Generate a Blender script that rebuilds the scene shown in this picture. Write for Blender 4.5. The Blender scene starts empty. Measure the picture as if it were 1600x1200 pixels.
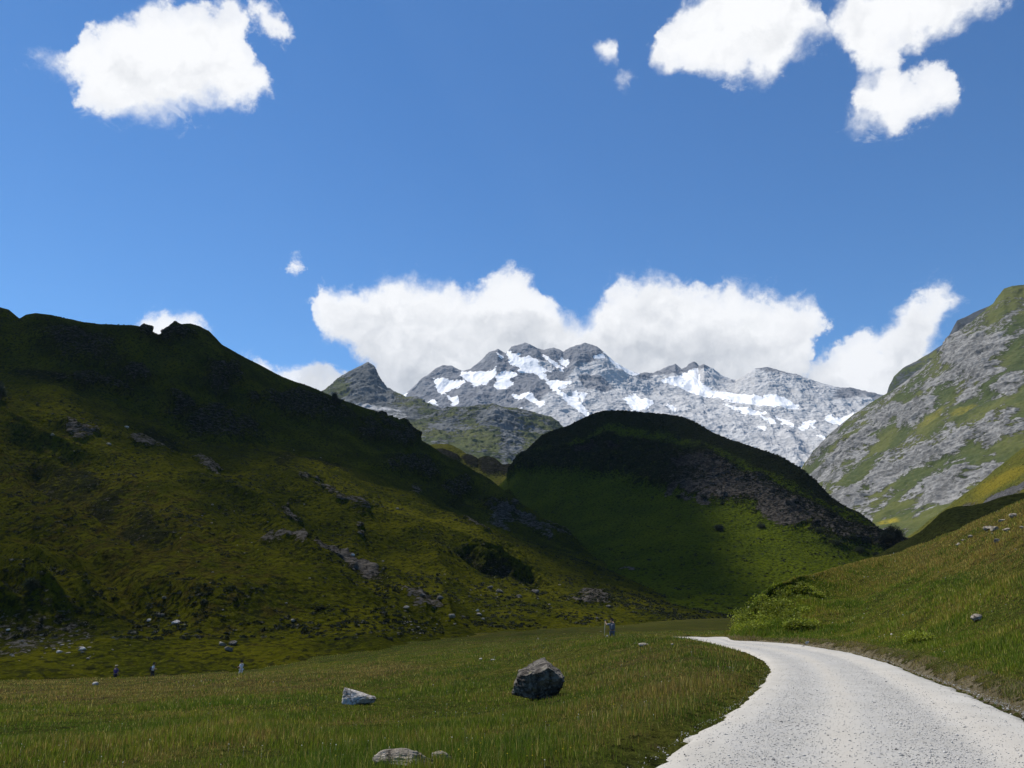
import bpy, math, random
import numpy as np
from mathutils import Vector, Matrix

rnd = random.Random(7)
rng = np.random.default_rng(11)
SC = bpy.context.scene
COL = SC.collection
R = math.radians

# ------------------------------------------------------------------ camera
FPX = 1209.0                      # focal length in pixels of a 1600 px wide frame
PITCH = R(15.0)
CZ = 1.7                          # eye height
cam_d = bpy.data.cameras.new('camera')
cam = bpy.data.objects.new('camera', cam_d)
COL.objects.link(cam)
cam.location = (0, 0, CZ)
cam.rotation_euler = (R(90) + PITCH, 0, 0)
cam_d.sensor_width = 36
cam_d.lens = 36 * FPX / 1600
cam_d.clip_start = 0.1
cam_d.clip_end = 60000
SC.camera = cam
SC.render.resolution_x, SC.render.resolution_y = 1024, 768

# ------------------------------------------------------------------ light, exposure
SUN_AZ = R(-48)                   # left of the viewing direction, ahead of the camera
SUN_EL = R(58)
SUN_DIR = np.array([math.sin(SUN_AZ) * math.cos(SUN_EL), math.cos(SUN_AZ) * math.cos(SUN_EL), math.sin(SUN_EL)])
sun_d = bpy.data.lights.new('sun', 'SUN')
sun_d.energy = 4.8
sun_d.angle = R(0.53)
sun_d.color = (1.0, 0.965, 0.91)
sun = bpy.data.objects.new('sun', sun_d)
COL.objects.link(sun)
sun.rotation_euler = Vector(SUN_DIR).to_track_quat('Z', 'Y').to_euler()
sun.location = (0, 0, 50)
SKY_STRENGTH = 0.094
SC.view_settings.view_transform = 'Standard'
SC.view_settings.look = 'None'
SC.view_settings.gamma = 1
SC.view_settings.exposure = 0.3
SC.cycles.use_denoising = True
SC.cycles.max_bounces = 6
SC.cycles.diffuse_bounces = 2
SC.cycles.glossy_bounces = 2
SC.cycles.transparent_max_bounces = 8
SC.cycles.volume_bounces = 0
SC.cycles.sample_clamp_indirect = 4
HAZE = True
HAZE_DENSITY = 3.2e-5

# ------------------------------------------------------------------ node helper
class NT:
    def __init__(self, tree):
        self.t = tree
        self.t.nodes.clear()
    def n(self, typ, props=None, **ins):
        nd = self.t.nodes.new(typ)
        for k, v in (props or {}).items():
            setattr(nd, k, v)
        for k, v in ins.items():
            key = int(k[1:]) if k[0] == 'i' and k[1:].isdigit() else k.replace('_', ' ')
            self.set(nd.inputs[key], v)
        return nd
    def set(self, sock, v):
        if isinstance(v, bpy.types.NodeSocket):
            self.t.links.new(v, sock)
        else:
            if sock.type == 'RGBA' and len(v) == 3:
                v = (*v, 1)
            sock.default_value = v
    def m(self, op, a, b=0.0, c=0.0, clamp=False):
        nd = self.n('ShaderNodeMath', {'operation': op, 'use_clamp': clamp})
        self.set(nd.inputs[0], a)
        self.set(nd.inputs[1], b)
        self.set(nd.inputs[2], c)
        return nd.outputs[0]
    def v(self, op, a, b=(0, 0, 0)):
        nd = self.n('ShaderNodeVectorMath', {'operation': op})
        self.set(nd.inputs[0], a)
        if op == 'SCALE':
            self.set(nd.inputs['Scale'], b)
        else:
            self.set(nd.inputs[1], b)
        return nd.outputs[0]
    def step(self, x, lo, hi, a=0.0, b=1.0):
        nd = self.n('ShaderNodeMapRange', {'interpolation_type': 'SMOOTHSTEP'})
        for i, q in enumerate((x, lo, hi, a, b)):
            self.set(nd.inputs[i], q)
        return nd.outputs[0]
    def mix(self, f, a, b, mode='MIX'):
        nd = self.n('ShaderNodeMix', {'data_type': 'RGBA', 'blend_type': mode})
        self.set(nd.inputs[0], f)
        self.set(nd.inputs[6], a)
        self.set(nd.inputs[7], b)
        return nd.outputs[2]
    def noise(self, vec, scale, detail=5, rough=0.55, dist=0.0):
        nd = self.n('ShaderNodeTexNoise', None, Scale=scale, Detail=detail, Roughness=rough, Distortion=dist)
        if vec is not None:
            self.t.links.new(vec, nd.inputs['Vector'])
        return nd.outputs['Fac']
    def attr(self, name, color=False):
        nd = self.n('ShaderNodeAttribute', {'attribute_name': name})
        return nd.outputs['Color' if color else 'Fac']

# ------------------------------------------------------------------ projection helpers
FWD = np.array([0, math.cos(PITCH), math.sin(PITCH)])
UPV = np.array([0, -math.sin(PITCH), math.cos(PITCH)])
def P(px, py, Y):
    """world point seen towards (px, py) of the photograph at forward distance Y metres"""
    px = np.asarray(px, float); py = np.asarray(py, float); Y = np.asarray(Y, float)
    a = (px - 800) / FPX; b = (600 - py) / FPX
    d = a[..., None] * np.array([1.0, 0, 0]) + b[..., None] * UPV + FWD
    p = d * (Y / d[..., 1])[..., None]
    p[..., 2] += CZ
    return p
def proj(V):
    W = V - np.array([0, 0, CZ])
    f = W @ FWD
    f = np.where(np.abs(f) < 1e-3, 1e-3, f)
    return 800 + FPX * W[..., 0] / f, 600 - FPX * (W @ UPV) / f
def azel(px, py):
    p = P(px, py, 1.0) - np.array([0, 0, CZ])
    return math.degrees(math.atan2(p[0], p[1])), math.degrees(math.atan2(p[2], math.hypot(p[0], p[1])))

# ------------------------------------------------------------------ world: sky with cumulus clouds
def build_world():
    w = bpy.data.worlds.new('World')
    SC.world = w
    w.use_nodes = True
    k = NT(w.node_tree)
    sky = k.n('ShaderNodeTexSky', {'sky_type': 'NISHITA'})
    sky.sun_disc = False
    sky.sun_elevation = SUN_EL
    sky.sun_rotation = SUN_AZ
    sky.altitude = 1900
    sky.air_density = 1.0
    sky.dust_density = 0.35
    sky.ozone_density = 2.5
    tc = k.n('ShaderNodeTexCoord')
    d = tc.outputs['Generated']
    # domain warp for ragged cumulus outlines
    nz = k.n('ShaderNodeTexNoise', None, Vector=d, Scale=16.0, Detail=7.0, Roughness=0.62)
    nzc = k.n('ShaderNodeTexNoise', None, Vector=d, Scale=48.0, Detail=6.0, Roughness=0.6)
    warp = k.v('ADD', k.v('SCALE', k.v('SUBTRACT', nz.outputs['Color'], (0.5, 0.5, 0.5)), 0.052), k.v('SCALE', k.v('SUBTRACT', nzc.outputs['Color'], (0.5, 0.5, 0.5)), 0.018))
    d2 = k.v('ADD', d, warp)
    sp = k.n('ShaderNodeSeparateXYZ', None, Vector=d2)
    x, y, z = sp.outputs
    az = k.m('MULTIPLY', k.m('ARCTAN2', x, y), 57.29578)
    hor = k.m('SQRT', k.m('ADD', k.m('MULTIPLY', x, x), k.m('MULTIPLY', y, y)))
    el = k.m('MULTIPLY', k.m('ARCTAN2', z, hor), 57.29578)
    A0, A1, E0, E1 = -42.0, 42.0, -10.0, 60.0
    u = k.m('DIVIDE', k.m('SUBTRACT', az, A0), A1 - A0, clamp=True)
    def curve(pts):
        nd = k.n('ShaderNodeFloatCurve')
        k.set(nd.inputs['Value'], u)
        c = nd.mapping.curves[0]
        q = []
        for a, e in pts:
            q.append(((a - A0) / (A1 - A0), (e - E0) / (E1 - E0)))
        q.sort()
        q = [(0, q[0][1])] + q + [(1, q[-1][1])]
        while len(c.points) > 2:
            c.points.remove(c.points[1])
        c.points[0].location = q[0]
        c.points[-1].location = q[-1]
        for p in q[1:-1]:
            c.points.new(*p)
        for p in c.points:
            p.handle_type = 'VECTOR'
        nd.mapping.update()
        return k.m('ADD', k.m('MULTIPLY', nd.outputs[0], E1 - E0), E0)
    def pair(segs):
        T, B = [], []
        for top, bot in segs:
            t = [azel(*q) for q in top]; b = [azel(*q) for q in bot]
            lo = min(q[0] for q in t + b); hi = max(q[0] for q in t + b)
            T += t; B += b
            tl = min(t)[1]; th = max(t)[1]; bl = min(b)[1]; bh = max(b)[1]
            T += [(lo - 0.9, tl - 1.6), (hi + 0.9, th - 1.6), (lo - 1.6, -9), (hi + 1.6, -9)]
            B += [(lo - 0.9, bl + 1.6), (hi + 0.9, bh + 1.6)]
        def clean(L, segs_rng):
            L = sorted(L); out = []
            for q in L:
                if out and q[0] - out[-1][0] < 0.05:
                    continue
                out.append(q)
            return out
        Tn = curve(clean(T, None)); Bn = curve(clean(B, None))
        up = k.m('SUBTRACT', Tn, el)
        return k.m('MINIMUM', up, k.m('SUBTRACT', el, Bn)), up
    P1 = [([(40, 92), (62, 82), (90, 98), (103, 84), (128, 52), (170, 38), (205, 16), (250, 3), (285, 6), (302, 3), (350, 1), (375, 18), (392, 62), (410, 100), (430, 150)],
           [(40, 96), (62, 104), (90, 122), (110, 140), (122, 168), (170, 186), (215, 197), (262, 192), (330, 182), (402, 172), (430, 162)]),
          ([(1022, 82), (1032, 45), (1062, 15), (1085, -20), (1150, -70), (1240, -60), (1284, -10), (1300, 40)],
           [(1022, 100), (1048, 104), (1072, 118), (1115, 134), (1150, 131), (1205, 127), (1240, 102), (1280, 80), (1300, 60)])]
    P2 = [([(384, 12), (405, 4), (425, 22), (445, 38), (464, 54)], [(384, 36), (405, 48), (425, 60), (445, 70), (464, 62)]),
          ([(926, 72), (945, 68), (966, 66)], [(926, 82), (945, 100), (966, 98)]),
          ([(1304, 0), (1330, -40), (1500, -60), (1540, -20), (1562, 5)],
           [(1304, 62), (1330, 92), (1350, 118), (1385, 118), (1405, 82), (1435, 78), (1480, 66), (1530, 34), (1562, 14)])]
    P3 = [([(446, 420), (460, 409), (476, 408)], [(446, 431), (460, 433), (476, 422)]),
          ([(961, 122), (974, 110), (988, 112)], [(961, 134), (974, 140), (988, 132)]),
          ([(1314, 196), (1336, 176), (1346, 110), (1386, 100), (1400, 122), (1440, 104), (1470, 108), (1490, 128), (1500, 146)],
           [(1314, 212), (1350, 214), (1400, 206), (1440, 188), (1480, 172), (1500, 158)])]
    P5 = [([(366, 552), (395, 560), (432, 574), (470, 570), (500, 572), (540, 584)], [(366, 640), (540, 640)]),
          ([(1236, 596), (1266, 566), (1300, 540), (1338, 518), (1352, 512), (1372, 528), (1396, 500), (1422, 464), (1450, 453), (1488, 450), (1496, 462)],
           [(1236, 640), (1440, 640), (1452, 560), (1470, 520), (1486, 496), (1496, 480)])]
    P4 = [([(205, 514), (225, 499), (250, 488), (285, 486), (312, 498), (332, 514), (345, 545)],
           [(205, 700), (345, 700)]),
          ([(494, 462), (500, 444), (545, 437), (580, 432), (640, 430), (680, 441), (722, 453),
            (754, 446), (772, 422), (800, 414), (828, 425), (846, 446), (852, 466), (872, 481), (905, 498), (930, 474), (955, 440), (975, 430),
            (1010, 425), (1060, 427), (1090, 440), (1150, 445), (1200, 456), (1240, 463), (1268, 470), (1284, 480), (1292, 496)],
           [(494, 476), (502, 512), (520, 536), (545, 556), (575, 590), (600, 650), (1235, 660), (1266, 590), (1278, 530), (1292, 508)])]
    ds = [pair(p) for p in (P1, P2, P3, P4, P5)]
    D = ds[0][0]
    for q in ds[1:]:
        D = k.m('MAXIMUM', D, q[0])
    n2 = k.noise(d, 34.0, 8, 0.66)
    n3 = k.noise(d, 9.0, 3, 0.5)
    dens = k.m('ADD', D, k.m('MULTIPLY', k.m('SUBTRACT', n2, 0.5), 2.6))
    soft = k.step(n3, 0.35, 0.65, 0.3, 2.0)      # some edges crisp, some wispy
    cov = k.step(dens, -0.35, soft)
    # high thin veil here and there
    # shade inside the clouds: bright tops and rims, greyer bases
    upb = k.m('MAXIMUM', ds[3][1], k.m('MULTIPLY', ds[4][1], 0.6))
    low = k.step(upb, 0.4, 8.5)                  # depth below the top of the horizon banks
    isbank = k.step(el, 21.5, 19.5)
    # billows: the same noise sampled a little towards the sun tells which side of a billow faces it
    da = k.v('ADD', d2, (0, 0, 0)); db = k.v('ADD', d2, (-0.006, 0.0, 0.014))
    ba = k.noise(da, 15.0, 6, 0.55); bb = k.noise(db, 15.0, 6, 0.55)
    bil = k.m('MULTIPLY', k.m('SUBTRACT', bb, ba), 6.0)
    n4 = k.noise(d, 9.0, 4, 0.55)
    inner = k.step(dens, 0.6, 3.2)
    lowall = k.m('MULTIPLY', k.m('MULTIPLY', low, isbank), k.m('ADD', 0.45, k.m('MULTIPLY', n4, 0.65)))
    small = k.m('MULTIPLY', inner, k.step(n4, 0.40, 0.68))
    grey = k.m('ADD', k.m('MULTIPLY', lowall, 0.85), k.m('MULTIPLY', small, 0.24))
    grey = k.m('ADD', grey, k.m('MULTIPLY', bil, k.m('ADD', 0.12, k.m('MULTIPLY', inner, 0.20))), clamp=True)
    colr = k.mix(grey, (0.83, 0.83, 0.83), (0.44, 0.46, 0.49))
    thick = k.step(dens, 0.0, 1.6, 0.0, 1.0)
    n5 = k.noise(k.v('MULTIPLY', d, (1, 1, 1.5)), 20.0, 9, 0.72, 0.8)
    veil = k.m('MULTIPLY', k.step(k.m('ADD', D, k.m('MULTIPLY', k.m('SUBTRACT', n5, 0.56), 9.0)), -0.6, 1.6), 0.55)
    alpha = k.m('MAXIMUM', k.m('MULTIPLY', cov, k.m('ADD', 0.86, k.m('MULTIPLY', thick, 0.14))), veil)
    elp = k.n('ShaderNodeSeparateXYZ', None, Vector=d)
    gr = k.step(elp.outputs[2], 0.05, 0.62)
    tint = k.mix(gr, (0.58, 1.03, 1.28), (0.44, 0.86, 1.18))
    skyc = k.mix(1.0, sky.outputs[0], tint, 'MULTIPLY')
    b1 = k.n('ShaderNodeBackground', None, Color=skyc, Strength=SKY_STRENGTH)
    b2 = k.n('ShaderNodeBackground', None, Color=colr, Strength=1.0)
    mx = k.n('ShaderNodeMixShader', None, Fac=alpha, i1=b1.outputs[0], i2=b2.outputs[0])
    out = k.n('ShaderNodeOutputWorld')
    k.t.links.new(mx.outputs[0], out.inputs[0])
    w.cycles.sampling_method = 'MANUAL'
    w.cycles.sample_map_resolution = 512
build_world()

# ------------------------------------------------------------------ numpy noise
_G = np.array([[1,1,0],[-1,1,0],[1,-1,0],[-1,-1,0],[1,0,1],[-1,0,1],[1,0,-1],[-1,0,-1],[0,1,1],[0,-1,1],[0,1,-1],[0,-1,-1],[1,1,0],[-1,1,0],[0,-1,1],[0,-1,-1]], np.float32)
def perlin(p, seed=0):
    p = np.asarray(p, np.float64)
    i = np.floor(p).astype(np.int64)
    f = (p - i).astype(np.float32)
    w = f * f * f * (f * (f * 6 - 15) + 10)
    out = np.zeros(p.shape[:-1], np.float32)
    for dx in (0, 1):
        wx = w[..., 0] if dx else 1 - w[..., 0]
        for dy in (0, 1):
            wy = w[..., 1] if dy else 1 - w[..., 1]
            for dz in (0, 1):
                wz = w[..., 2] if dz else 1 - w[..., 2]
                h = ((i[..., 0] + dx) * 73856093) ^ ((i[..., 1] + dy) * 19349663) ^ ((i[..., 2] + dz) * 83492791) ^ (seed * 2654435761)
                h = h & 0xffffffff
                h = ((h ^ (h >> 15)) * 2246822519) & 0xffffffff
                h = ((h ^ (h >> 13)) * 3266489917) & 0xffffffff
                h = (h ^ (h >> 16)) & 15
                g = _G[h]
                dd = g[..., 0] * (f[..., 0] - dx) + g[..., 1] * (f[..., 1] - dy) + g[..., 2] * (f[..., 2] - dz)
                out += wx * wy * wz * dd
    return out
def fbm(p, octv=5, gain=0.5, seed=0):
    o = 0; a = 1.0; s = 0
    for k in range(octv):
        o = o + a * perlin(p * (2.03 ** k) + 17.3 * k, seed + k)
        s += a; a *= gain
    return o / s
def ridged(p, octv=5, gain=0.55, seed=0):
    o = 0; a = 1.0; s = 0
    for k in range(octv):
        o = o + a * (1 - 2 * np.abs(perlin(p * (2.07 ** k) + 9.1 * k, seed + k)))
        s += a; a *= gain
    return o / s
def ss(x, a, b):
    t = np.clip((x - a) / (b - a), 0, 1)
    return t * t * (3 - 2 * t)

# ------------------------------------------------------------------ mesh helpers
def tag(o, label=None, cat=None, group=None, kind=None):
    if label: o['label'] = label
    if cat: o['category'] = cat
    if group: o['group'] = group
    if kind: o['kind'] = kind
    return o
def mesh_obj(name, V, F, mat=None, parent=None, smooth=True, attrs=None, cols=None):
    """V (n,3), F (m,k) numpy arrays or list of faces"""
    me = bpy.data.meshes.new(name)
    V = np.ascontiguousarray(V, np.float32)
    if isinstance(F, np.ndarray):
        m, kk = F.shape
        me.vertices.add(len(V)); me.vertices.foreach_set('co', V.ravel())
        me.loops.add(m * kk); me.loops.foreach_set('vertex_index', np.ascontiguousarray(F, np.int32).ravel())
        me.polygons.add(m)
        me.polygons.foreach_set('loop_start', np.arange(0, m * kk, kk, dtype=np.int32))
        me.polygons.foreach_set('loop_total', np.full(m, kk, np.int32))
    else:
        me.from_pydata([tuple(v) for v in V], [], F)
    if smooth:
        me.polygons.foreach_set('use_smooth', np.ones(len(me.polygons), bool))
    for k, a in (attrs or {}).items():
        at = me.attributes.new(k, 'FLOAT', 'POINT')
        at.data.foreach_set('value', np.ascontiguousarray(a, np.float32).ravel())
    for k, a in (cols or {}).items():
        at = me.attributes.new(k, 'FLOAT_COLOR', 'POINT')
        c = np.ones((len(V), 4), np.float32); c[:, :3] = a
        at.data.foreach_set('color', c.ravel())
    me.update(calc_edges=True)
    me.validate()
    if mat: me.materials.append(mat)
    o = bpy.data.objects.new(name, me)
    COL.objects.link(o)
    if parent: o.parent = parent
    return o
def grid_faces(nv, nu, flip=False):
    i = np.arange(nv * nu).reshape(nv, nu)
    q = np.stack([i[:-1, :-1], i[:-1, 1:], i[1:, 1:], i[1:, :-1]], -1).reshape(-1, 4)
    return q[:, ::-1] if flip else q
def grid_normals(V):
    du = np.gradient(V, axis=1); dv = np.gradient(V, axis=0)
    n = np.cross(du, dv)
    n /= np.linalg.norm(n, axis=-1, keepdims=True) + 1e-9
    n *= np.sign(n[..., 2:3] + 1e-6)
    return n
def loft(rows, nu, nv, smooth_rows=()):
    """rows: lists of (px, py, Y); u runs along px, v across rows"""
    us = np.linspace(0, 1, nu)
    L = []
    for k, r in enumerate(rows):
        r = sorted(r)
        a = np.array(r, float)
        px = a[0, 0] + (a[-1, 0] - a[0, 0]) * us
        py = np.interp(px, a[:, 0], a[:, 1]); Y = np.exp(np.interp(px, a[:, 0], np.log(a[:, 2])))
        if k in smooth_rows:
            w = max(3, nu // 14); ker = np.hanning(w * 2 + 1); ker /= ker.sum()
            py = np.convolve(np.pad(py, w, 'reflect', reflect_type='odd'), ker, 'valid')
            Y = np.convolve(np.pad(Y, w, 'reflect', reflect_type='odd'), ker, 'valid')
        L.append(P(px, py, Y))
    return L
def span(L, nv, weights=None):
    """monotone-ish cubic through the row curves L"""
    K = len(L)
    L = np.array(L)                                   # K,nu,3
    seg = np.linalg.norm(np.diff(L, axis=0), axis=-1)  # K-1,nu
    S = (L[1:] - L[:-1])
    w = weights or [1] * (K - 1)
    cnt = [max(4, int(nv * q / sum(w))) for q in w]
    T = np.zeros_like(L)                              # tangents per unit t of each seg (harmonic-limited)
    out = []
    for k in range(K - 1):
        p0, p1 = L[k], L[k + 1]
        def tan(i):
            if i == 0: return S[0] / seg[0][:, None]
            if i == K - 1: return S[-1] / seg[-1][:, None]
            a = S[i - 1] / seg[i - 1][:, None]; b = S[i] / seg[i][:, None]
            wa = seg[i] / (seg[i] + seg[i - 1])
            t = a * wa[:, None] + b * (1 - wa)[:, None]
            return t
        m0 = tan(k) * seg[k][:, None]; m1 = tan(k + 1) * seg[k][:, None]
        ts = np.linspace(0, 1, cnt[k], endpoint=(k == K - 2))
        for t in ts:
            t2, t3 = t * t, t * t * t
            out.append((2*t3-3*t2+1)*p0 + (t3-2*t2+t)*m0*0.8 + (-2*t3+3*t2)*p1 + (t3-t2)*m1*0.8)
    return np.array(out)
WARP = [None]
def set_warp(V, S, amt):
    WARP[0] = (amt * 2.2 * fbm(V / S, 4, 0.6, 611), amt * 1.6 * fbm(V / S, 4, 0.6, 617))
def ell(px, py, cx, cy, rx, ry, ang=0.0, soft=0.35):
    if WARP[0] is not None and WARP[0][0].shape == np.shape(px) and rx < 150:
        px = px + WARP[0][0]; py = py + WARP[0][1]
    a = R(ang)
    dx, dy = px - cx, py - cy
    u = (dx * math.cos(a) + dy * math.sin(a)) / rx
    v = (-dx * math.sin(a) + dy * math.cos(a)) / ry
    return 1 - ss(np.sqrt(u * u + v * v), 1 - soft, 1 + soft)
def ells(px, py, L):
    o = np.zeros_like(px)
    for e in L:
        o = np.maximum(o, ell(px, py, *e[:5], *(e[5:6])) * (e[6] if len(e) > 6 else 1))
    return o
def poly_sd(px, py, poly):
    """signed distance (positive inside) to a polygon in picture-plane units"""
    q = np.array(poly, float)
    sh = px.shape; x = px.ravel(); y = py.ravel()
    best = np.full(x.shape, 1e9); ins = np.zeros(x.shape, bool)
    sel = (x > q[:, 0].min() - 25) & (x < q[:, 0].max() + 25) & (y > q[:, 1].min() - 25) & (y < q[:, 1].max() + 25)
    xs, ys = x[sel], y[sel]
    b = np.full(xs.shape, 1e9); n = np.zeros(xs.shape, bool)
    for k in range(len(q)):
        ax, ay = q[k]; bx, by = q[(k + 1) % len(q)]
        ex, ey = bx - ax, by - ay
        t = np.clip(((xs - ax) * ex + (ys - ay) * ey) / (ex * ex + ey * ey + 1e-9), 0, 1)
        b = np.minimum(b, np.hypot(xs - ax - t * ex, ys - ay - t * ey))
        c = ((ay > ys) != (by > ys)) & (xs < (bx - ax) * (ys - ay) / (by - ay + 1e-12) + ax)
        n ^= c
    best[sel] = b; ins[sel] = n
    return np.where(ins, best, -best).reshape(sh)
def line_mask(px, py, pts, width):
    o = np.full(px.shape, 1e9)
    for (ax, ay), (bx, by) in zip(pts[:-1], pts[1:]):
        ex, ey = bx - ax, by - ay
        t = np.clip(((px - ax) * ex + (py - ay) * ey) / (ex * ex + ey * ey), 0, 1)
        o = np.minimum(o, np.hypot(px - ax - t * ex, py - ay - t * ey))
    return np.exp(-(o / width) ** 2)

# ------------------------------------------------------------------ materials
def bsdf_mat(name):
    m = bpy.data.materials.new(name)
    m.use_nodes = True
    k = NT(m.node_tree)
    return m, k
def finish(k, color, rough=0.9, bump=None, dist=1.0, strength=1.0, spec=0.25, trans=None):
    b = k.n('ShaderNodeBsdfPrincipled', None, Base_Color=color, Roughness=rough)
    k.set(b.inputs['Specular IOR Level'], spec)
    if bump is not None:
        bn = k.n('ShaderNodeBump', None, Height=bump, Distance=dist, Strength=strength)
        k.t.links.new(bn.outputs[0], b.inputs['Normal'])
    o = k.n('ShaderNodeOutputMaterial')
    if trans is not None:
        tr = k.n('ShaderNodeBsdfTranslucent', None, Color=trans)
        ad = k.n('ShaderNodeMixShader', None, Fac=0.35, i1=b.outputs[0], i2=tr.outputs[0])
        k.t.links.new(ad.outputs[0], o.inputs[0])
    else:
        k.t.links.new(b.outputs[0], o.inputs[0])
    return b
def pos(k):
    return k.n('ShaderNodeNewGeometry').outputs['Position']

def hill_mat(name, S, grass=((0.030, 0.042, 0.010), (0.065, 0.066, 0.014), (0.055, 0.040, 0.018)), rock=((0.06, 0.058, 0.055), (0.20, 0.19, 0.18)), bump=1.0):
    """grass with tussocks and heather, rock where the attribute 'rock' is high. S: feature size in metres"""
    m, k = bsdf_mat(name)
    p = pos(k)
    big = k.noise(p, 0.10 / S, 4, 0.55)
    mid = k.noise(p, 0.55 / S, 6, 0.62)
    fine = k.noise(p, 3.2 / S, 6, 0.7)
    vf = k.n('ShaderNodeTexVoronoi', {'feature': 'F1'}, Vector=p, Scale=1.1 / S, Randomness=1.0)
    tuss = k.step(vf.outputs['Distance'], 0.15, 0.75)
    g = k.mix(k.step(big, 0.35, 0.65), grass[0], grass[1])
    g = k.mix(k.step(k.m('ADD', mid, k.m('MULTIPLY', k.m('SUBTRACT', k.attr('dry'), 0.5), 0.35)), 0.5, 0.68), g, grass[2])
    g = k.mix(k.m('MULTIPLY', k.step(fine, 0.42, 0.75), 0.75), g, tuple(c * 1.55 for c in grass[1]))
    scrub = k.step(k.m('ADD', k.attr('scrub'), k.m('MULTIPLY', k.m('SUBTRACT', mid, 0.5), 1.6)), 0.45, 0.75)
    g = k.mix(k.m('MULTIPLY', scrub, 0.8), g, (0.020, 0.024, 0.011))
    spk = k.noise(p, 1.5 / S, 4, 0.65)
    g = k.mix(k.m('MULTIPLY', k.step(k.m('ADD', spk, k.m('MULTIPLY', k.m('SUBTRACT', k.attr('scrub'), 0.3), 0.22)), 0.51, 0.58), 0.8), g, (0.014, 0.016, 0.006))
    sp = k.n('ShaderNodeMapping', None, Vector=p, Scale=(1, 1, 2.6))
    rn = k.noise(sp.outputs[0], 0.9 / S, 9, 0.72, 0.4)
    rf = k.noise(sp.outputs[0], 4.0 / S, 6, 0.7)
    r = k.mix(k.step(rn, 0.38, 0.66), rock[0], rock[1])
    r = k.mix(k.step(rf, 0.55, 0.75), r, tuple(c * 1.35 for c in rock[1]))
    r = k.mix(k.attr('pale'), k.mix(1.0, r, (0.34, 0.33, 0.31), 'MULTIPLY'), r)  # low pale darkens the rock: shade of the cliffs put into their colour
    rk = k.m('ADD', k.attr('rock'), k.m('MULTIPLY', k.m('SUBTRACT', rn, 0.5), 1.5))
    rk = k.m('ADD', rk, k.m('MULTIPLY', k.m('SUBTRACT', fine, 0.5), 0.5))
    rm = k.step(rk, 0.47, 0.60)
    c = k.mix(rm, g, r)
    yl = k.m('MULTIPLY', k.attr('yellow'), k.step(fine, 0.35, 0.6))
    c = k.mix(yl, c, (0.26, 0.20, 0.02))
    h = k.m('ADD', k.m('MULTIPLY', k.m('ADD', k.m('MULTIPLY', tuss, -0.35), k.m('ADD', k.m('MULTIPLY', fine, 0.6), mid)), 0.9),
            k.m('MULTIPLY', rm, k.m('ADD', k.m('MULTIPLY', rn, 2.0), k.m('MULTIPLY', rf, 0.8))))
    finish(k, c, 1.0, h, S * 1.1 * bump, 0.9, 0.0)
    return m

def mountain_mat(name, S, green=0.5, dark=((0.17, 0.17, 0.178), (0.235, 0.235, 0.24)), pale=((0.44, 0.43, 0.415), (0.56, 0.545, 0.52))):
    m, k = bsdf_mat(name)
    p = pos(k)
    sp = k.n('ShaderNodeMapping', None, Vector=p, Scale=(1, 1, 2.2), Rotation=(0.3, 0.25, 0))
    n1 = k.noise(sp.outputs[0], 0.12 / S, 8, 0.66, 0.5)
    n2 = k.noise(sp.outputs[0], 0.6 / S, 7, 0.62)
    n3 = k.noise(p, 0.05 / S, 4, 0.5)
    st = k.n('ShaderNodeMapping', None, Vector=p, Scale=(1.0, 0.35, 0.22), Rotation=(0, 0.5, 0.2))
    n6 = k.noise(st.outputs[0], 0.7 / S, 6, 0.6, 0.3)
    strata = k.n('ShaderNodeTexWave', {'wave_type': 'BANDS', 'bands_direction': 'Z'}, Vector=sp.outputs[0], Scale=0.10 / S, Distortion=14.0, Detail=5.0, Detail_Scale=0.6, Detail_Roughness=0.65)
    dk = k.mix(k.step(n1, 0.35, 0.65), dark[0], dark[1])
    pl = k.mix(k.step(k.m('ADD', n1, k.m('MULTIPLY', k.m('SUBTRACT', n2, 0.5), 0.6)), 0.36, 0.62), pale[0], pale[1])
    pl = k.mix(k.m('MULTIPLY', k.step(strata.outputs['Fac'], 0.30, 0.06), 0.5), pl, pale[0])
    pl = k.mix(k.m('MULTIPLY', k.step(n6, 0.50, 0.36), 0.35), pl, tuple(q * 0.72 for q in pale[0]))
    dk = k.mix(k.m('MULTIPLY', k.step(n6, 0.52, 0.66), 0.5), dk, tuple(q * 1.3 for q in dark[1]))
    pm = k.step(k.m('ADD', k.attr('pale'), k.m('MULTIPLY', k.m('SUBTRACT', n1, 0.5), 0.7)), 0.4, 0.62)
    r = k.mix(pm, dk, pl)
    g1 = k.mix(k.step(n3, 0.4, 0.62), (0.052, 0.066, 0.022), (0.092, 0.098, 0.028))
    g1 = k.mix(k.step(n2, 0.5, 0.72), g1, (0.11, 0.11, 0.045))
    gm = k.m('ADD', k.attr('grass'), k.m('ADD', k.m('MULTIPLY', k.m('SUBTRACT', n1, 0.5), -1.5), k.m('MULTIPLY', k.m('SUBTRACT', n2, 0.5), -1.3)))
    gm = k.step(gm, 0.42, 0.62)
    c = k.mix(gm, r, g1)
    c = k.mix(k.m('MULTIPLY', k.attr('yellow'), k.step(n2, 0.3, 0.6)), c, (0.25, 0.20, 0.02))
    sn = k.m('ADD', k.attr('snow'), k.m('MULTIPLY', k.m('SUBTRACT', n2, 0.5), 0.55))
    sm = k.step(sn, 0.46, 0.54)
    c = k.mix(sm, c, (0.93, 0.91, 0.88))
    h = k.m('MULTIPLY', k.m('ADD', k.m('ADD', n1, k.m('MULTIPLY', n6, 0.5)), k.m('MULTIPLY', n2, 0.22)), k.m('SUBTRACT', 1.0, k.m('MULTIPLY', sm, 0.9)))
    h = k.m('MULTIPLY', h, k.m('SUBTRACT', 1.0, k.m('MULTIPLY', gm, 0.6)))
    finish(k, c, 0.95, h, 1.1 * S, 0.8, 0.05)
    return m

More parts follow.
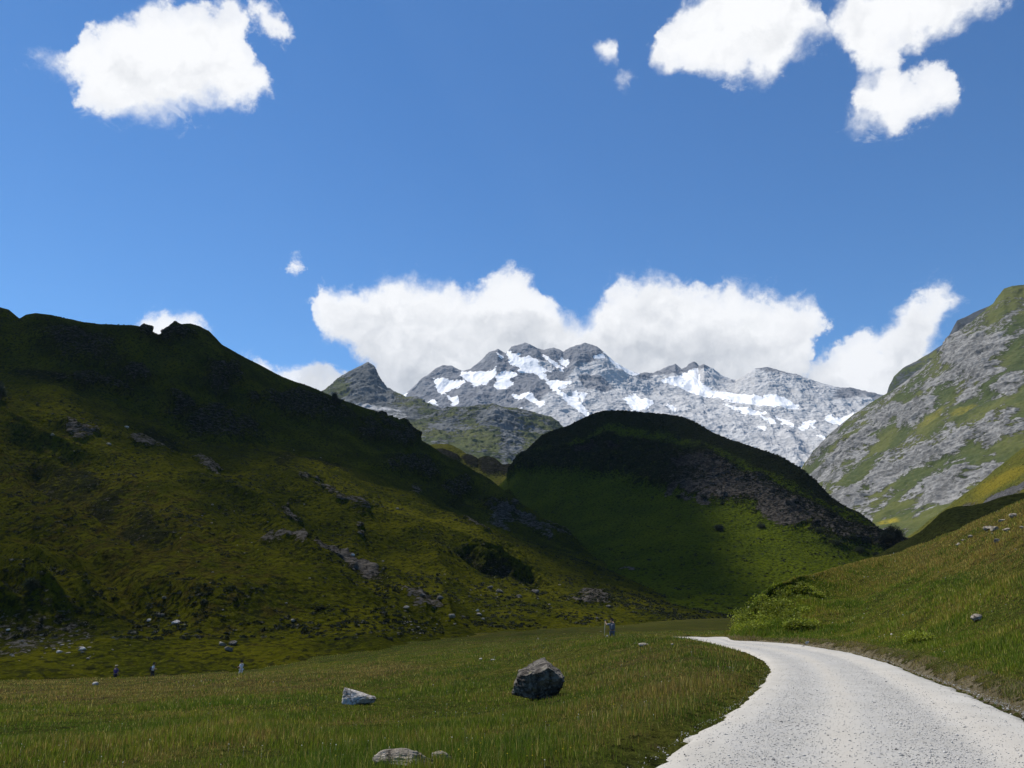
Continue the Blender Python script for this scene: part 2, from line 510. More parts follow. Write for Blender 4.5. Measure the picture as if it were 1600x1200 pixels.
PATCH = {}
SHADE_SRC = []
def add_patch(name, V, mat, attrs, label_shade=None, kind='structure'):
    nv, nu = V.shape[:2]
    for key in ('rock', 'dry', 'scrub', 'yellow', 'pale', 'grass', 'snow'):
        if key not in attrs: attrs[key] = np.zeros((nv, nu))
    o = mesh_obj(name, V.reshape(-1, 3), grid_faces(nv, nu), mat, attrs=attrs)
    o['kind'] = kind
    PATCH[name] = V
    if label_shade is not None:
        SHADE_SRC.append((V, label_shade))
    return o
def ramp(V, rf, wid, lo):
    v = np.arange(V.shape[0]) / V.shape[0]
    return (lo + (1 - lo) * ss(np.abs(v - rf), 0, wid))[:, None]
def place(px, py, name):
    V = PATCH[name]
    if name + '#' not in PATCH:
        PATCH[name + '#'] = proj(V)
    X, Yp = PATCH[name + '#']
    d = (X - px) ** 2 + (Yp - py) ** 2
    near = np.argwhere(d < max(9.0, d.min() * 1.2))
    best = min(near, key=lambda q: V[q[0], q[1], 1])
    return V[best[0], best[1]].copy()
def back_row(L1, f, drop):
    """the hidden far side of a ridge row"""
    b = L1.copy()
    b[:, :2] *= 1 + f
    b[:, 2] = b[:, 2] - drop
    return b

# ================================================================== TERRAIN
# ---- 1. far snow range
def far_range():
    ridge = [(560,672,3900),(600,645,3900),(632,620,3900),(660,595,3900),(680,578,3900),(692,572,3900),(706,574,3900),(720,583,3900),(735,580,3950),(760,558,4000),(778,547,4000),
             (790,554,4000),(800,545,4050),(820,539,4050),(838,546,4050),(850,550,4050),(865,546,4050),(880,553,4050),(892,545,4050),(915,538,4050),
             (932,542,4000),(945,552,3950),(960,566,3950),(985,581,4000),(1000,588,4100),(1020,590,4300),(1040,580,4400),(1056,572,4400),(1066,581,4400),
             (1076,574,4400),(1085,570,4400),(1092,577,4350),(1100,570,4200),(1115,578,4200),(1130,590,4200),(1150,602,4250),(1160,592,4100),(1180,577,4000),
             (1200,575,4000),(1220,582,4000),(1250,591,4000),(1300,607,3950),(1340,616,3950),(1372,621,3900),(1480,640,3900)]
    m1 = [(560,690,3600),(640,640,3550),(700,605,3600),(780,590,3650),(850,585,3700),(900,590,3700),(950,605,3650),(1000,618,3700),(1060,612,3900),(1120,612,3900),
          (1200,628,3600),(1300,645,3500),(1480,660,3450)]
    m2 = [(560,720,3150),(700,670,3150),(850,640,3200),(1000,655,3200),(1200,670,3150),(1300,685,3050),(1480,700,3000)]
    m3 = [(560,760,2750),(800,720,2750),(1000,720,2750),(1200,735,2700),(1480,750,2600)]
    ft = [(560,860,2400),(1480,860,2300)]
    L = loft([ridge, m1, m2, m3, ft], 1000, 0, (1, 2, 3))
    L = [back_row(L[0], 0.06, 330)] + L
    V = span(L, 520, [0.4, 2, 2, 1.4, 0.7])
    N = grid_normals(V)
    X, Yp = proj(V)
    sn = np.full(X.shape, -25.0)
    z7 = lambda L: [(600 + x / 4, 520 + y / 4) for x, y in L]
    z3 = lambda L: [(850 + x / 2.6667, 400 + y / 2.6667) for x, y in L]
    polys = [z7(q) for q in (
        [(310,285),(370,280),(420,300),(500,310),(480,340),(420,345),(375,380),(340,365)],
        [(485,260),(540,245),(600,250),(700,230),(690,280),(630,320),(560,325),(500,290)],
        [(690,330),(720,310),(700,290),(760,245),(830,265),(770,300),(805,320),(760,350),(710,345)],
        [(770,120),(840,130),(850,150),(900,155),(960,190),(950,215),(1040,245),(985,255),(1040,320),(940,245),(830,240),(860,210),(785,185),(790,160)],
        [(1000,145),(1060,175),(1110,210),(1120,240),(1050,190)],
        [(1100,165),(1150,170),(1140,210),(1110,190)],
        [(1030,310),(1090,305),(1170,320),(1140,345),(1085,345),(1100,385),(1150,400),(1205,380),(1210,430),(1240,460),(1300,515),(1270,525),(1200,470),(1140,430),(1080,385)],
        [(800,375),(840,390),(920,395),(1000,460),(980,465),(900,420),(840,410)],
        [(1220,400),(1260,395),(1240,435)], [(390,395),(460,400),(460,425),(435,440)], [(275,455),(300,425),(340,450)],
        [(90,405),(145,382),(135,408)], [(780,490),(860,490),(840,510)], [(710,135),(745,145),(735,158)], [(1315,155),(1370,135),(1380,155)],
        [(1380,120),(1450,190),(1590,265),(1560,266),(1470,222)], [(1490,430),(1570,390),(1600,430),(1600,490),(1540,470)])]
    polys += [z3(q) for q in (
        [(490,525),(560,510),(600,480),(635,475),(650,530),(720,565),(820,580),(880,590),(990,590),(1060,630),(960,635),(850,620),(700,588),(640,582),(560,555)],
        [(340,610),(380,585),(400,605),(455,615),(430,642),(370,642)], [(505,625),(550,633),(540,647)],
        [(1160,682),(1190,667),(1230,675),(1290,665),(1260,692),(1200,694)], [(750,620),(850,648),(930,655),(900,669),(840,662)],
        [(900,678),(960,688),(965,702)], [(970,668),(1020,688),(1040,717),(990,692)], [(1060,720),(1080,698),(1102,710),(1075,730)],
        [(1080,686),(1130,688),(1112,700),(1128,720)], [(1135,755),(1165,765),(1167,782)], [(890,708),(922,715),(915,724)])]
    wx = X + 9 * fbm(V / 40.0, 5, 0.7, seed=31); wy = Yp + 6 * fbm(V / 40.0, 5, 0.7, seed=37)
    for q in polys:
        sn = np.maximum(sn, poly_sd(wx, wy, q) + 1.6)
    pale = poly_sd(X, Yp, [(905,560),(950,548),(1000,585),(1130,560),(1400,600),(1500,800),(900,800),(880,690),(840,660),(800,640),(860,605)])
    pale = ss(pale, -8, 22) * 0.85
    pale = np.maximum(pale, 0.8 * ell(X, Yp, 845, 572, 22, 9, 10))
    pale = np.minimum(pale, 1 - 0.85 * ell(X, Yp, 930, 600, 30, 12, 20)) * (1 - 0.7 * ss(X + (Yp - 600), 1290, 1340) * ss(-Yp, -640, -610))
    grass = 0.62 * ss(Yp + 0.28 * (X - 1200) * 0 - 0.35 * (X - 1100), 700, 735) * ss(Yp, 690, 715) * (X > 1000) + 0.25 * ss(Yp, 660, 700) * (X < 880)
    # gullies and buttresses
    q = V.copy()
    amp = ramp(V, 0.067, 0.10, 0.03) + 0 * X
    snowm = ss(sn, -2, 3)
    q = q + 60 * np.stack([fbm(V / 300.0, 3, 0.5, 701), fbm(V / 300.0, 3, 0.5, 703), 0 * X], -1)
    r1 = ridged(q / np.array([210., 520., 900.]), 5, 0.5, 3)
    r2 = ridged(q / np.array([90., 110., 140.]), 4, 0.6, 8)
    r3 = fbm(q / 26.0, 3, 0.6, 12)
    r4 = ridged(q / np.array([38., 46., 60.]), 4, 0.62, 14)
    disp = ((r1 - 0.5) * 34 + (r2 - 0.5) * (1 - 0.8 * snowm) * 16 + (r3 * 2 + (r4 - 0.5) * 3.5) * (1 - snowm)) * amp + ((r4 - 0.5) * 3 + r3 * 2) * (1 - amp) * (V[..., 1] > 3000)
    V = V + N * disp[..., None]
    m = mountain_mat('far_rock', 16.0)
    add_patch('mountain_range', V, m, {'snow': np.clip(0.5 + sn / 7.0, 0, 1), 'pale': pale, 'grass': grass})
far_range()

# ---- 2. green brown ridge with the pointed peak
def peak_ridge():
    ridge = [(440,650,2500),(480,628,2500),(513,609,2500),(530,592,2500),(552,579,2500),(566,573,2500),(575,568,2500),(584,574,2500),(594,594,2500),(603,611,2480),(620,620,2450),(634,627,2400),
             (648,622,2300),(656,628,2300),(668,637,2250),(690,641,2200),(715,639,2150),(745,636,2150),(770,634,2150),(800,641,2150),(830,646,2150),(860,655,2150),(885,672,2150),(905,700,2150),(940,740,2150)]
    m1 = [(440,690,2250),(513,640,2250),(575,625,2250),(603,635,2250),(660,655,2050),(770,660,1950),(860,690,1950),(940,765,1950)]
    m2 = [(440,730,1800),(600,690,1800),(750,700,1700),(860,730,1700),(940,790,1700)]
    ft = [(440,860,1200),(940,860,1200)]
    L = loft([ridge, m1, m2, ft], 620, 0, (1, 2))
    L = [back_row(L[0], 0.06, 170)] + L
    V = span(L, 380, [0.5, 1.5, 2, 1.6])
    N = grid_normals(V)
    X, Yp = proj(V)
    amp = ramp(V, 0.089, 0.10, 0.05)
    r1 = ridged(V / np.array([190., 260., 400.]), 5, 0.55, 21)
    r2 = ridged(V / 55.0, 4, 0.6, 28)
    V = V + N * (((r1 - 0.5) * 22 + (r2 - 0.5) * 11 + fbm(V / 14.0, 3, 0.6, 30) * 4) * amp)[..., None]
    grass = 0.52 + 0.18 * ss(Yp, 640, 700) - 0.55 * ell(X, Yp, 578, 600, 30, 40, 0, 0.5) + 0.12 * ell(X, Yp, 535, 610, 25, 18, -25)
    grass -= 0.25 * ell(X, Yp, 770, 655, 30, 12, 10) + 0.3 * ell(X, Yp, 800, 690, 18, 40, 10) + 0.25 * ell(X, Yp, 700, 665, 30, 10, 0) + 0.3 * ell(X, Yp, 625, 645, 30, 12, 10)
    m = mountain_mat('green_ridge_rock', 8.0, dark=((0.065, 0.072, 0.070), (0.15, 0.152, 0.145)))
    add_patch('peak_hill', V, m, {'grass': grass, 'snow': 0 * X, 'pale': 0.1 + 0.4 * ell(X, Yp, 590, 645, 60, 16, 10)})
peak_ridge()

# ---- 3. right hand mountain and the darker ridge behind it
def right_mountain():
    back = [(1378,632,1900),(1389,615,1900),(1392,602,1900),(1399,589,1900),(1418,573,1900),(1444,559,1900),(1462,548,1850),(1478,538,1850),(1486,524,1800),(1497,501,1800),(1514,495,1800),(1537,484,1800),(1560,474,1800),(1620,450,1800)]
    b1 = [(1378,700,1700),(1620,600,1600)]
    L = loft([back, b1], 240, 0)
    L = [back_row(L[0], 0.15, 200)] + L
    V = span(L, 160, [0.5, 1.5])
    N = grid_normals(V); X, Yp = proj(V)
    V = V + N * (ridged(V / 120.0, 5, 0.55, 41) * 5)[..., None]
    add_patch('back_mountain', V, mountain_mat('back_rock', 6.0, dark=((0.045, 0.05, 0.055), (0.08, 0.085, 0.085))), {'grass': 0.25 + 0.3 * (X < 1465) + 0 * X})
    ridge = [(1225,775,1500),(1248,740,1500),(1262,722,1500),(1280,697,1490),(1292,682,1480),(1310,668,1470),(1332,650,1450),(1356,634,1430),(1378,620,1400),(1400,608,1380),(1440,577,1340),(1462,558,1300),
             (1483,537,1280),(1510,512,1250),(1540,489,1220),(1553,476,1200),(1562,464,1190),(1570,452,1180),(1584,448,1180),(1600,447,1180),(1650,430,1150),(1760,380,1100)]
    m1 = [(1225,790,1350),(1300,725,1280),(1400,660,1180),(1500,590,1060),(1600,530,1000),(1760,480,950)]
    m2 = [(1225,810,1200),(1300,765,1100),(1400,720,1000),(1500,670,900),(1600,620,850),(1760,570,800)]
    m3 = [(1225,840,1000),(1300,810,900),(1400,780,850),(1500,740,780),(1600,700,720),(1760,640,680)]
    ft = [(1225,890,650),(1400,880,560),(1600,850,480),(1760,820,450)]
    L = loft([ridge, m1, m2, m3, ft], 620, 0, (1, 2, 3))
    L = [back_row(L[0], 0.2, 250)] + L
    V = span(L, 640, [0.4, 1.6, 1.8, 1.6, 1.6])
    N = grid_normals(V); X, Yp = proj(V)
    amp = ramp(V, 0.057, 0.06, 0.10)
    set_warp(V, 60.0, 12)
    g = [(1474,616,38,12,-25), (1385,690,40,11,-28), (1510,708,34,12,-18), (1572,634,52,22,-18), (1396,805,34,18,-20), (1570,700,44,14,-15), (1506,640,20,9,-28),
         (1440,740,40,12,-30), (1470,820,70,30,-25), (1340,745,30,8,-35), (1590,560,26,10,-20), (1545,665,25,8,-25), (1455,655,26,9,-35), (1540,820,80,40,-30), (1420,622,22,7,-35)]
    hard = [(1525,545,52,24,-12), (1510,590,60,16,-28), (1440,640,40,14,-35), (1565,650,26,9,-30), (1560,678,60,16,-8), (1330,700,46,16,-38), (1420,720,50,12,-30),
            (1490,760,46,22,-25), (1470,705,44,12,-25), (1380,745,30,16,-35), (1325,775,36,16,-25), (1390,650,26,10,-38), (1580,600,30,10,-20), (1500,680,30,10,-15), (1555,735,30,12,-25)]
    gm = ells(X, Yp, [(*e, 1) if len(e) == 5 else e for e in [(a, b, c, d, f) for a, b, c, d, f in g]])
    hm = ells(X, Yp, hard)
    streak = fbm(np.stack([(X * 0.82 + Yp * -0.57) / 60.0, (X * 0.57 + Yp * 0.82) / 16.0, 0 * X], -1), 4, 0.55, 77)
    grass = 0.52 + 0.40 * gm - 0.40 * hm + 0.7 * streak + 0.15 * ss(-Yp, -545, -500)
    r1 = ridged(V / np.array([120., 160., 110.]), 5, 0.55, 51)
    r2 = ridged(V / 34.0, 4, 0.6, 58)
    cliff = np.clip(hm - 0.5 * gm, 0, 1); WARP[0] = None
    V = V + N * (((r1 - 0.5) * 12 + (r2 - 0.5) * (2.5 + 5 * cliff) + fbm(V / 9.0, 3, 0.6, 60) * (1.2 + 2.4 * cliff) + cliff * 4) * amp)[..., None]
    yl = 0.9 * ell(X, Yp, 1390, 818, 16, 5, -15) + 0.45 * ell(X, Yp, 1506, 640, 20, 5, -28) + 0.3 * ell(X, Yp, 1455, 655, 26, 6, -35)
    add_patch('rocky_mountain', V, mountain_mat('right_rock', 4.0, dark=((0.075, 0.075, 0.07), (0.15, 0.148, 0.135)), pale=((0.105, 0.102, 0.095), (0.265, 0.255, 0.235))),
              {'grass': grass, 'pale': 0.62 + 0.2 * hm + 0.4 * streak, 'yellow': np.clip(yl, 0, 1)})
    # nearer grass slope below it
    ridge = [(1385,885,560),(1400,860,540),(1420,842,520),(1450,822,500),(1500,786,470),(1530,763,450),(1560,738,430),(1600,706,410),(1680,650,380),(1760,600,360)]
    m1 = [(1385,900,500),(1440,860,420),(1500,830,380),(1600,770,340),(1760,690,300)]
    ft = [(1385,930,380),(1500,900,300),(1600,860,260),(1760,800,230)]
    L = loft([ridge, m1, ft], 320, 0, (1,))
    L = [back_row(L[0], 0.15, 60)] + L
    V = span(L, 220, [0.4, 1.4, 1.4])
    N = grid_normals(V); X, Yp = proj(V)
    V = V + N * (fbm(V / 30.0, 5, 0.55, 71) * 3.0 + ridged(V / 9.0, 3, 0.6, 74) * 0.5)[..., None]
    rk = 0.28 + 0.5 * ell(X, Yp, 1570, 775, 50, 8, -25) + 0.3 * ell(X, Yp, 1500, 800, 30, 8, -30)
    yl = 0.75 * ell(X, Yp, 1565, 752, 45, 9, -28) + 0.35 * ell(X, Yp, 1500, 798, 36, 9, -30)
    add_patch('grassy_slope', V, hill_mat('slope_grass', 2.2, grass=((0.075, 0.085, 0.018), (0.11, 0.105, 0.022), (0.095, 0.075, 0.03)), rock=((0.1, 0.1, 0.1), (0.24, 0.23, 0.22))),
              {'rock': rk, 'pale': 1 + 0 * X, 'yellow': np.clip(yl, 0, 1), 'dry': 0.4 + 0 * X, 'scrub': 0.1 + 0 * X}, 0 * X)
right_mountain()

# ---- 4. small sunlit hump in the gap
def saddle():
    ridge = [(600,720,760),(640,702,750),(660,697,740),(680,694,740),(700,695,740),(718,702,740),(735,714,740),(746,721,735),(755,716,730),(766,714,730),(780,724,730),(790,729,730),(800,727,730),(812,722,730),(840,715,730),(900,730,730)]
    m1 = [(600,745,690),(700,715,690),(745,735,690),(790,750,680),(840,745,680),(900,750,680)]
    ft = [(600,850,560),(900,850,560)]
    L = loft([ridge, m1, ft], 300, 0, (1,))
    L = [back_row(L[0], 0.1, 40)] + L
    V = span(L, 200, [0.4, 1.4, 1.8])
    N = grid_normals(V); X, Yp = proj(V)
    rm = ells(X, Yp, [(765, 730, 20, 14, 20), (795, 736, 20, 8, 0), (700, 712, 22, 6, 20), (735, 722, 16, 8, 30)])
    V = V + N * (fbm(V / 26.0, 5, 0.55, 81) * 2.5 + rm * (1.5 + ridged(V / 10.0, 4, 0.6, 84) * 2.0))[..., None]
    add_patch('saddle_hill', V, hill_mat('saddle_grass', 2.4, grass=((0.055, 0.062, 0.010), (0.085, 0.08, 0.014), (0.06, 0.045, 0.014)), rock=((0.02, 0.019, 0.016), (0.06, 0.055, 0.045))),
              {'pale': 0.8 + 0 * X, 'rock': 0.25 + 0.3 * rm, 'scrub': 0.15 + 0.7 * rm, 'dry': 0.4 + 0 * X}, 0 * X)
saddle()

# ---- 5. the dark knoll in the middle
def knoll():
    ridge = [(730,800,600),(765,772,590),(790,748,580),(802,732,570),(815,712,565),(828,698,560),(846,680,560),(866,671,560),(888,664,560),(910,653,560),(930,645,555),(945,641,550),(970,641,545),
             (1000,644,535),(1030,647,525),(1060,652,515),(1080,658,505),(1110,674,495),(1140,687,485),(1170,696,475),(1200,706,465),(1225,716,455),(1250,731,445),(1275,751,435),(1300,777,425),(1320,790,418),
             (1340,800,410),(1362,817,405),(1385,833,400),(1402,848,396),(1418,862,392),(1450,885,390),(1500,930,385)]
    m1 = [(730,815,570),(790,775,550),(815,745,535),(870,722,520),(950,712,505),(1050,722,470),(1100,742,450),(1200,772,415),(1300,822,385),(1400,868,370),(1500,940,360)]
    m2 = [(730,850,530),(815,805,490),(900,800,455),(1000,790,430),(1100,800,400),(1200,835,365),(1300,870,340),(1400,895,330),(1500,950,320)]
    m3 = [(730,900,430),(900,890,360),(1000,885,330),(1100,890,310),(1200,905,290),(1300,915,280),(1500,960,270)]
    ft = [(730,960,330),(900,962,262),(1000,962,240),(1100,962,232),(1200,965,225),(1500,985,220)]
    L = loft([ridge, m1, m2, m3, ft], 900, 0, (1, 2, 3, 4))
    L = [back_row(L[0], 0.14, 70)] + L
    V = span(L, 640, [0.35, 1.5, 1.5, 1.5, 1.2])
    N = grid_normals(V); X, Yp = proj(V)
    amp = ramp(V, 0.058, 0.05, 0.22)
    set_warp(V, 30.0, 14)
    XR, YR = X, Yp
    X = X + WARP[0][0]; Yp = Yp + WARP[0][1]
    band = ss(Yp, np.interp(X, [730, 815, 950, 1100, 1300, 1420], [760, 700, 668, 690, 795, 850]), np.interp(X, [730, 815, 950, 1100, 1300, 1420], [775, 720, 690, 715, 815, 862])) * \
        (1 - ss(Yp, np.interp(X, [730, 815, 950, 1000, 1100, 1200, 1300, 1420], [750, 725, 728, 742, 770, 792, 840, 872]), np.interp(X, [730, 815, 950, 1000, 1100, 1200, 1300, 1420], [765, 742, 745, 765, 792, 822, 858, 885])))
    rock = 0.10 + 0.26 * band + 0.2 * band * ss(X + 1.2 * (Yp - 740), 1000, 1120) + 0.45 * ells(X, Yp, [(1175, 775, 60, 14, 22), (1120, 745, 60, 14, 25), (1220, 810, 44, 10, 15), (1060, 772, 18, 5, 10), (1095, 775, 12, 5, 0), (1145, 775, 40, 7, 3)])
    rock = np.maximum(rock, 0.85 * ells(X, Yp, [(985, 898, 12, 4, 10), (930, 700, 20, 10, 30, 1)]) * 0.9)
    scrub = 0.20 + 0.55 * band + 0.7 * ss(-Yp, -np.interp(X, [815, 950, 1100, 1300], [720, 672, 700, 800]), -np.interp(X, [815, 950, 1100, 1300], [700, 650, 680, 780]))
    X, Yp = XR, YR; WARP[0] = None
    rel = fbm(V / 60.0, 4, 0.5, 91) * 6 * (1 - 0.5 * band)
    r2 = ridged(V / np.array([16., 16., 22.]), 5, 0.6, 95) * (0.35 + 3.4 * band)
    r3 = fbm(V / 4.0, 3, 0.6, 97) * (0.3 + 0.8 * band)
    V = V + N * ((rel + r2 + r3 + band * 2.5) * amp)[..., None]
    # shade wanted on it, built into the cloud overhead
    sd = np.maximum(ss(1.0 * X - 0.25 * (Yp - 800), 1190, 985), 0)
    sd = np.maximum(sd, ell(X, Yp, 1130, 935, 60, 34, 0, 0.6) * 0.9)
    crest = 1 - ss(Yp - np.interp(X, [730, 815, 950, 1100, 1200, 1300, 1420], [760, 735, 735, 760, 790, 840, 880]), -30, 35)
    sd = np.maximum(sd, crest * 0.72)
    sd = np.maximum(sd, ss(X, 1250, 1400) * 0.75)
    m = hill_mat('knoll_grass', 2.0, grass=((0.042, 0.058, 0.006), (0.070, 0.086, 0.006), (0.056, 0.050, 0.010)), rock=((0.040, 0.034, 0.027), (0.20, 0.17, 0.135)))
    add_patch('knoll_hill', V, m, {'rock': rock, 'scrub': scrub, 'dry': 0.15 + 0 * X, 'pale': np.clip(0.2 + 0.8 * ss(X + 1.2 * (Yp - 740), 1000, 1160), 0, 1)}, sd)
knoll()

# ---- 6. the long hill on the left
def left_hill():
    ridge = [(-160,470,330),(-60,478,330),(0,480,330),(14,484,330),(30,498,330),(40,492,332),(55,490,334),(78,493,336),(96,499,338),(112,502,340),(130,507,342),(150,511,345),(180,515,350),(205,516,355),(222,519,360),
             (238,529,362),(252,531,366),(264,527,368),(272,518,370),(282,514,372),(296,513,375),(310,516,378),(324,523,380),(336,535,384),(345,543,388),(370,555,395),(400,570,405),(440,590,420),(470,602,430),
             (500,613,440),(530,627,450),(560,643,460),(590,656,470),(612,667,478),(632,681,485),(650,696,490),(675,711,490),(700,726,488),(730,741,482),(760,755,470),(800,778,450),(850,815,420),(900,850,390),
             (950,885,350),(1000,912,320),(1060,935,290),(1150,950,265),(1250,965,255)]
    m1 = [(-160,600,290),(0,590,290),(100,600,292),(200,640,296),(300,690,305),(400,705,325),(500,695,355),(600,715,380),(680,755,395),(760,790,395),(850,840,360),(950,893,320),(1060,938,275),(1250,968,250)]
    m2 = [(-160,740,215),(0,735,215),(150,760,220),(300,790,228),(450,800,245),(600,810,275),(760,840,305),(900,890,290),(1060,942,260),(1250,972,244)]
    m3 = [(-160,880,150),(0,880,150),(150,890,152),(300,905,158),(450,910,172),(600,910,195),(760,915,225),(900,930,235),(1060,948,240),(1250,976,236)]
    m4 = [(-160,985,124),(0,985,124),(150,985,125),(300,982,128),(450,975,136),(600,965,150),(760,950,180),(900,948,205),(1060,955,222),(1250,980,226)]
    ft = [(-160,1056,104),(0,1052,105),(150,1050,107),(300,1043,110),(450,1030,116),(600,1012,126),(760,992,145),(900,980,170),(1060,975,195),(1250,990,205)]
    L = loft([ridge, m1, m2, m3, m4, ft], 1000, 0, (1, 2, 3, 4, 5))
    low_ = L[-1].copy(); low_[:, 1] *= 0.72; low_[:, 2] -= 3.2
    L = [back_row(L[0], 0.16, 60)] + L + [low_]
    V = span(L, 900, [0.3, 1.6, 1.6, 1.5, 1.3, 1.0, 0.3])
    N = grid_normals(V); X, Yp = proj(V)
    amp = ramp(V, 0.039, 0.05, 0.10)
    set_warp(V, 18.0, 20)
    # sloping ribs and gullies that run down to the right
    s = (X + 1.55 * (Yp - 700)) ; t = (Yp - 0.65 * X)
    V0 = V.copy()
    wv = fbm(V / 55.0, 3, 0.5, 101)
    ribs = ridged(np.stack([(t + 60 * wv) / 150.0, s / 900.0, 0 * X + 3.7], -1), 3, 0.5, 103)
    low = ss(Yp - np.interp(X, [0, 200, 500, 800, 1100], [560, 640, 700, 820, 940]), 0, 60) * (1 - ss(Yp, 960, 1010))
    cliffs = [(120,545,72,24,22), (210,597,24,12,30), (272,642,20,20,40), (340,672,62,30,14), (340,588,20,28,60), (386,636,14,10,0), (470,645,70,20,12), (598,678,42,10,20), (276,536,14,24,80),
              (214,528,12,10,0), (578,680,22,8,10), (638,735,44,14,6), (710,770,24,10,10), (782,794,22,12,15), (150,612,60,8,20)]
    slabs = [(318,766,36,9,32), (472,791,14,5,15), (505,808,20,6,30), (536,832,34,10,32), (562,845,16,7,20), (416,868,20,8,38), (442,843,20,5,30), (550,866,5,3,20), (646,778,10,4,0), (820,812,40,8,28), (870,832,30,7,32),
             (655,975,34,13,20), (678,982,14,12,20), (925,942,26,7,8), (720,705,10,4,0), (115,708,32,10,28), (215,725,26,12,30), (535,898,58,9,33), (448,880,30,7,35), (780,812,24,8,20), (735,845,26,6,25)]
    dark = [(82,775,34,22,30), (160,812,26,28,45), (220,860,40,16,40), (120,760,40,14,25), (780,910,58,8,14), (540,905,60,12,33), (430,745,24,10,20), (60,585,40,16,10), (505,745,28,10,15), (250,715,34,10,35)]
    cm = ells(X, Yp, cliffs); sm = ells(X, Yp, slabs); dm = ells(X, Yp, dark)
    scree = ell(X, Yp, 40, 1010, 130, 26, 4, 0.5)
    rock = 0.15 + 0.36 * cm + 0.45 * sm + 0.22 * dm + 0.33 * scree + 0.10 * ss(Yp, 860, 900) * ell(X, Yp, 700, 900, 240, 60, 10)
    scrub = 0.28 + 0.35 * dm + 0.25 * cm + 0.10 * fbm(V / 20.0, 3, 0.5, 130)
    rel = fbm(V / 70.0, 4, 0.5, 105) * 7 + (ribs - 0.3) * 11.0 * low + ridged(V / np.array([34., 34., 60.]), 4, 0.5, 113) * 1.6
    rel = rel * (1 - 0.85 * ss(X + 0.6 * (Yp - 900), 640, 900) * ss(Yp, 840, 920))
    hollow = ell(X, Yp, 780, 911, 66, 9, 12, 0.35)
    lip = ell(X, Yp, 775, 892, 62, 9, 12, 0.5)
    gul = line_mask(X, Yp, [(60, 745), (110, 790), (170, 840), (250, 895)], 16) + line_mask(X, Yp, [(480, 868), (590, 932)], 11) + 0.6 * line_mask(X, Yp, [(240, 700), (300, 735), (420, 800), (520, 868)], 14)
    r2 = ridged(V / np.array([12., 12., 18.]), 5, 0.6, 107) * (0.25 + 3.0 * cm + 0.9 * sm + 0.6 * dm)
    tf = fbm(V / 2.6, 3, 0.6, 109) * (0.22 + 0.5 * cm + 0.4 * sm + 0.15 * scree)
    V = V + N * ((rel + r2 + tf + cm * 2.0 + sm * 0.8 - gul * 3.2 - hollow * 3.2 + lip * 2.4) * amp)[..., None]
    dry = 0.25 + 0.5 * ell(X, Yp, 180, 860, 300, 90, 30, 0.6)
    WARP[0] = None
    # shade wanted over the upper part and valley head, built into the cloud
    line = np.interp(X, [-160, 0, 60, 120, 200, 300, 400, 470, 560, 640, 720, 800, 860, 930, 1010, 1100, 1250], [570, 600, 625, 668, 700, 735, 735, 715, 740, 785, 830, 868, 890, 915, 935, 955, 960])
    sd = 1 - ss(Yp - line, -22, 26)
    wX = X + 30 * fbm(V / 60.0, 3, 0.5, 141); wY = Yp + 22 * fbm(V / 60.0, 3, 0.5, 143)
    lit = np.maximum.reduce([line_mask(wX, wY, [(0, 650), (120, 730), (240, 820), (350, 900), (480, 965)], 34), 0.9 * line_mask(wX, wY, [(430, 745), (560, 790), (700, 870), (860, 930)], 26),
                             0.95 * line_mask(wX, wY, [(560, 900), (700, 950), (900, 958), (1100, 965)], 26), 0.8 * line_mask(wX, wY, [(0, 760), (60, 850), (160, 930), (300, 1000), (560, 1000)], 34), 0.7 * line_mask(wX, wY, [(290, 740), (400, 800), (520, 880)], 14)])
    sd = np.maximum(sd, 0.88 * (1 - np.clip(lit * 1.1, 0, 1)))
    sd = sd * (1 - ss(Yp, 1012, 1036) * (X < 500))
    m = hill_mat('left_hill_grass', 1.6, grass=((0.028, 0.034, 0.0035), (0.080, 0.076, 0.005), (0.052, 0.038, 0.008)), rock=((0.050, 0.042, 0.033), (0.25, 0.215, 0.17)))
    add_patch('long_hill', V, m, {'rock': rock, 'scrub': scrub, 'dry': dry, 'pale': np.clip(sm * 1.0 + scree + 0.40 - 0.05 * cm, 0, 1)}, sd)
left_hill()

# ---- 7. shadowed spur behind the right bank
def spur():
    ridge = [(1340,905,190),(1380,885,190),(1412,866,190),(1428,858,188),(1445,848,186),(1460,834,184),(1472,822,182),(1484,813,180),(1500,809,178),(1520,808,176),(1540,803,173),(1560,797,170),(1580,791,168),(1605,787,165),(1700,770,160),(1780,760,158)]
    ft = [(1340,960,110),(1600,900,100),(1780,860,95)]
    L = loft([ridge, ft], 260, 0)
    L = [back_row(L[0], 0.2, 25)] + L
    V = span(L, 160, [0.5, 1.5])
    N = grid_normals(V); X, Yp = proj(V)
    V = V + N * (fbm(V / 12.0, 5, 0.55, 111) * 0.8)[..., None]
    add_patch('spur_hill', V, hill_mat('spur_grass', 1.2, grass=((0.035, 0.042, 0.012), (0.055, 0.058, 0.014), (0.05, 0.04, 0.02))), {'rock': 0.2 + 0 * X, 'scrub': 0.4 + 0 * X, 'dry': 0.3 + 0 * X}, 0.97 + 0 * X)
spur()

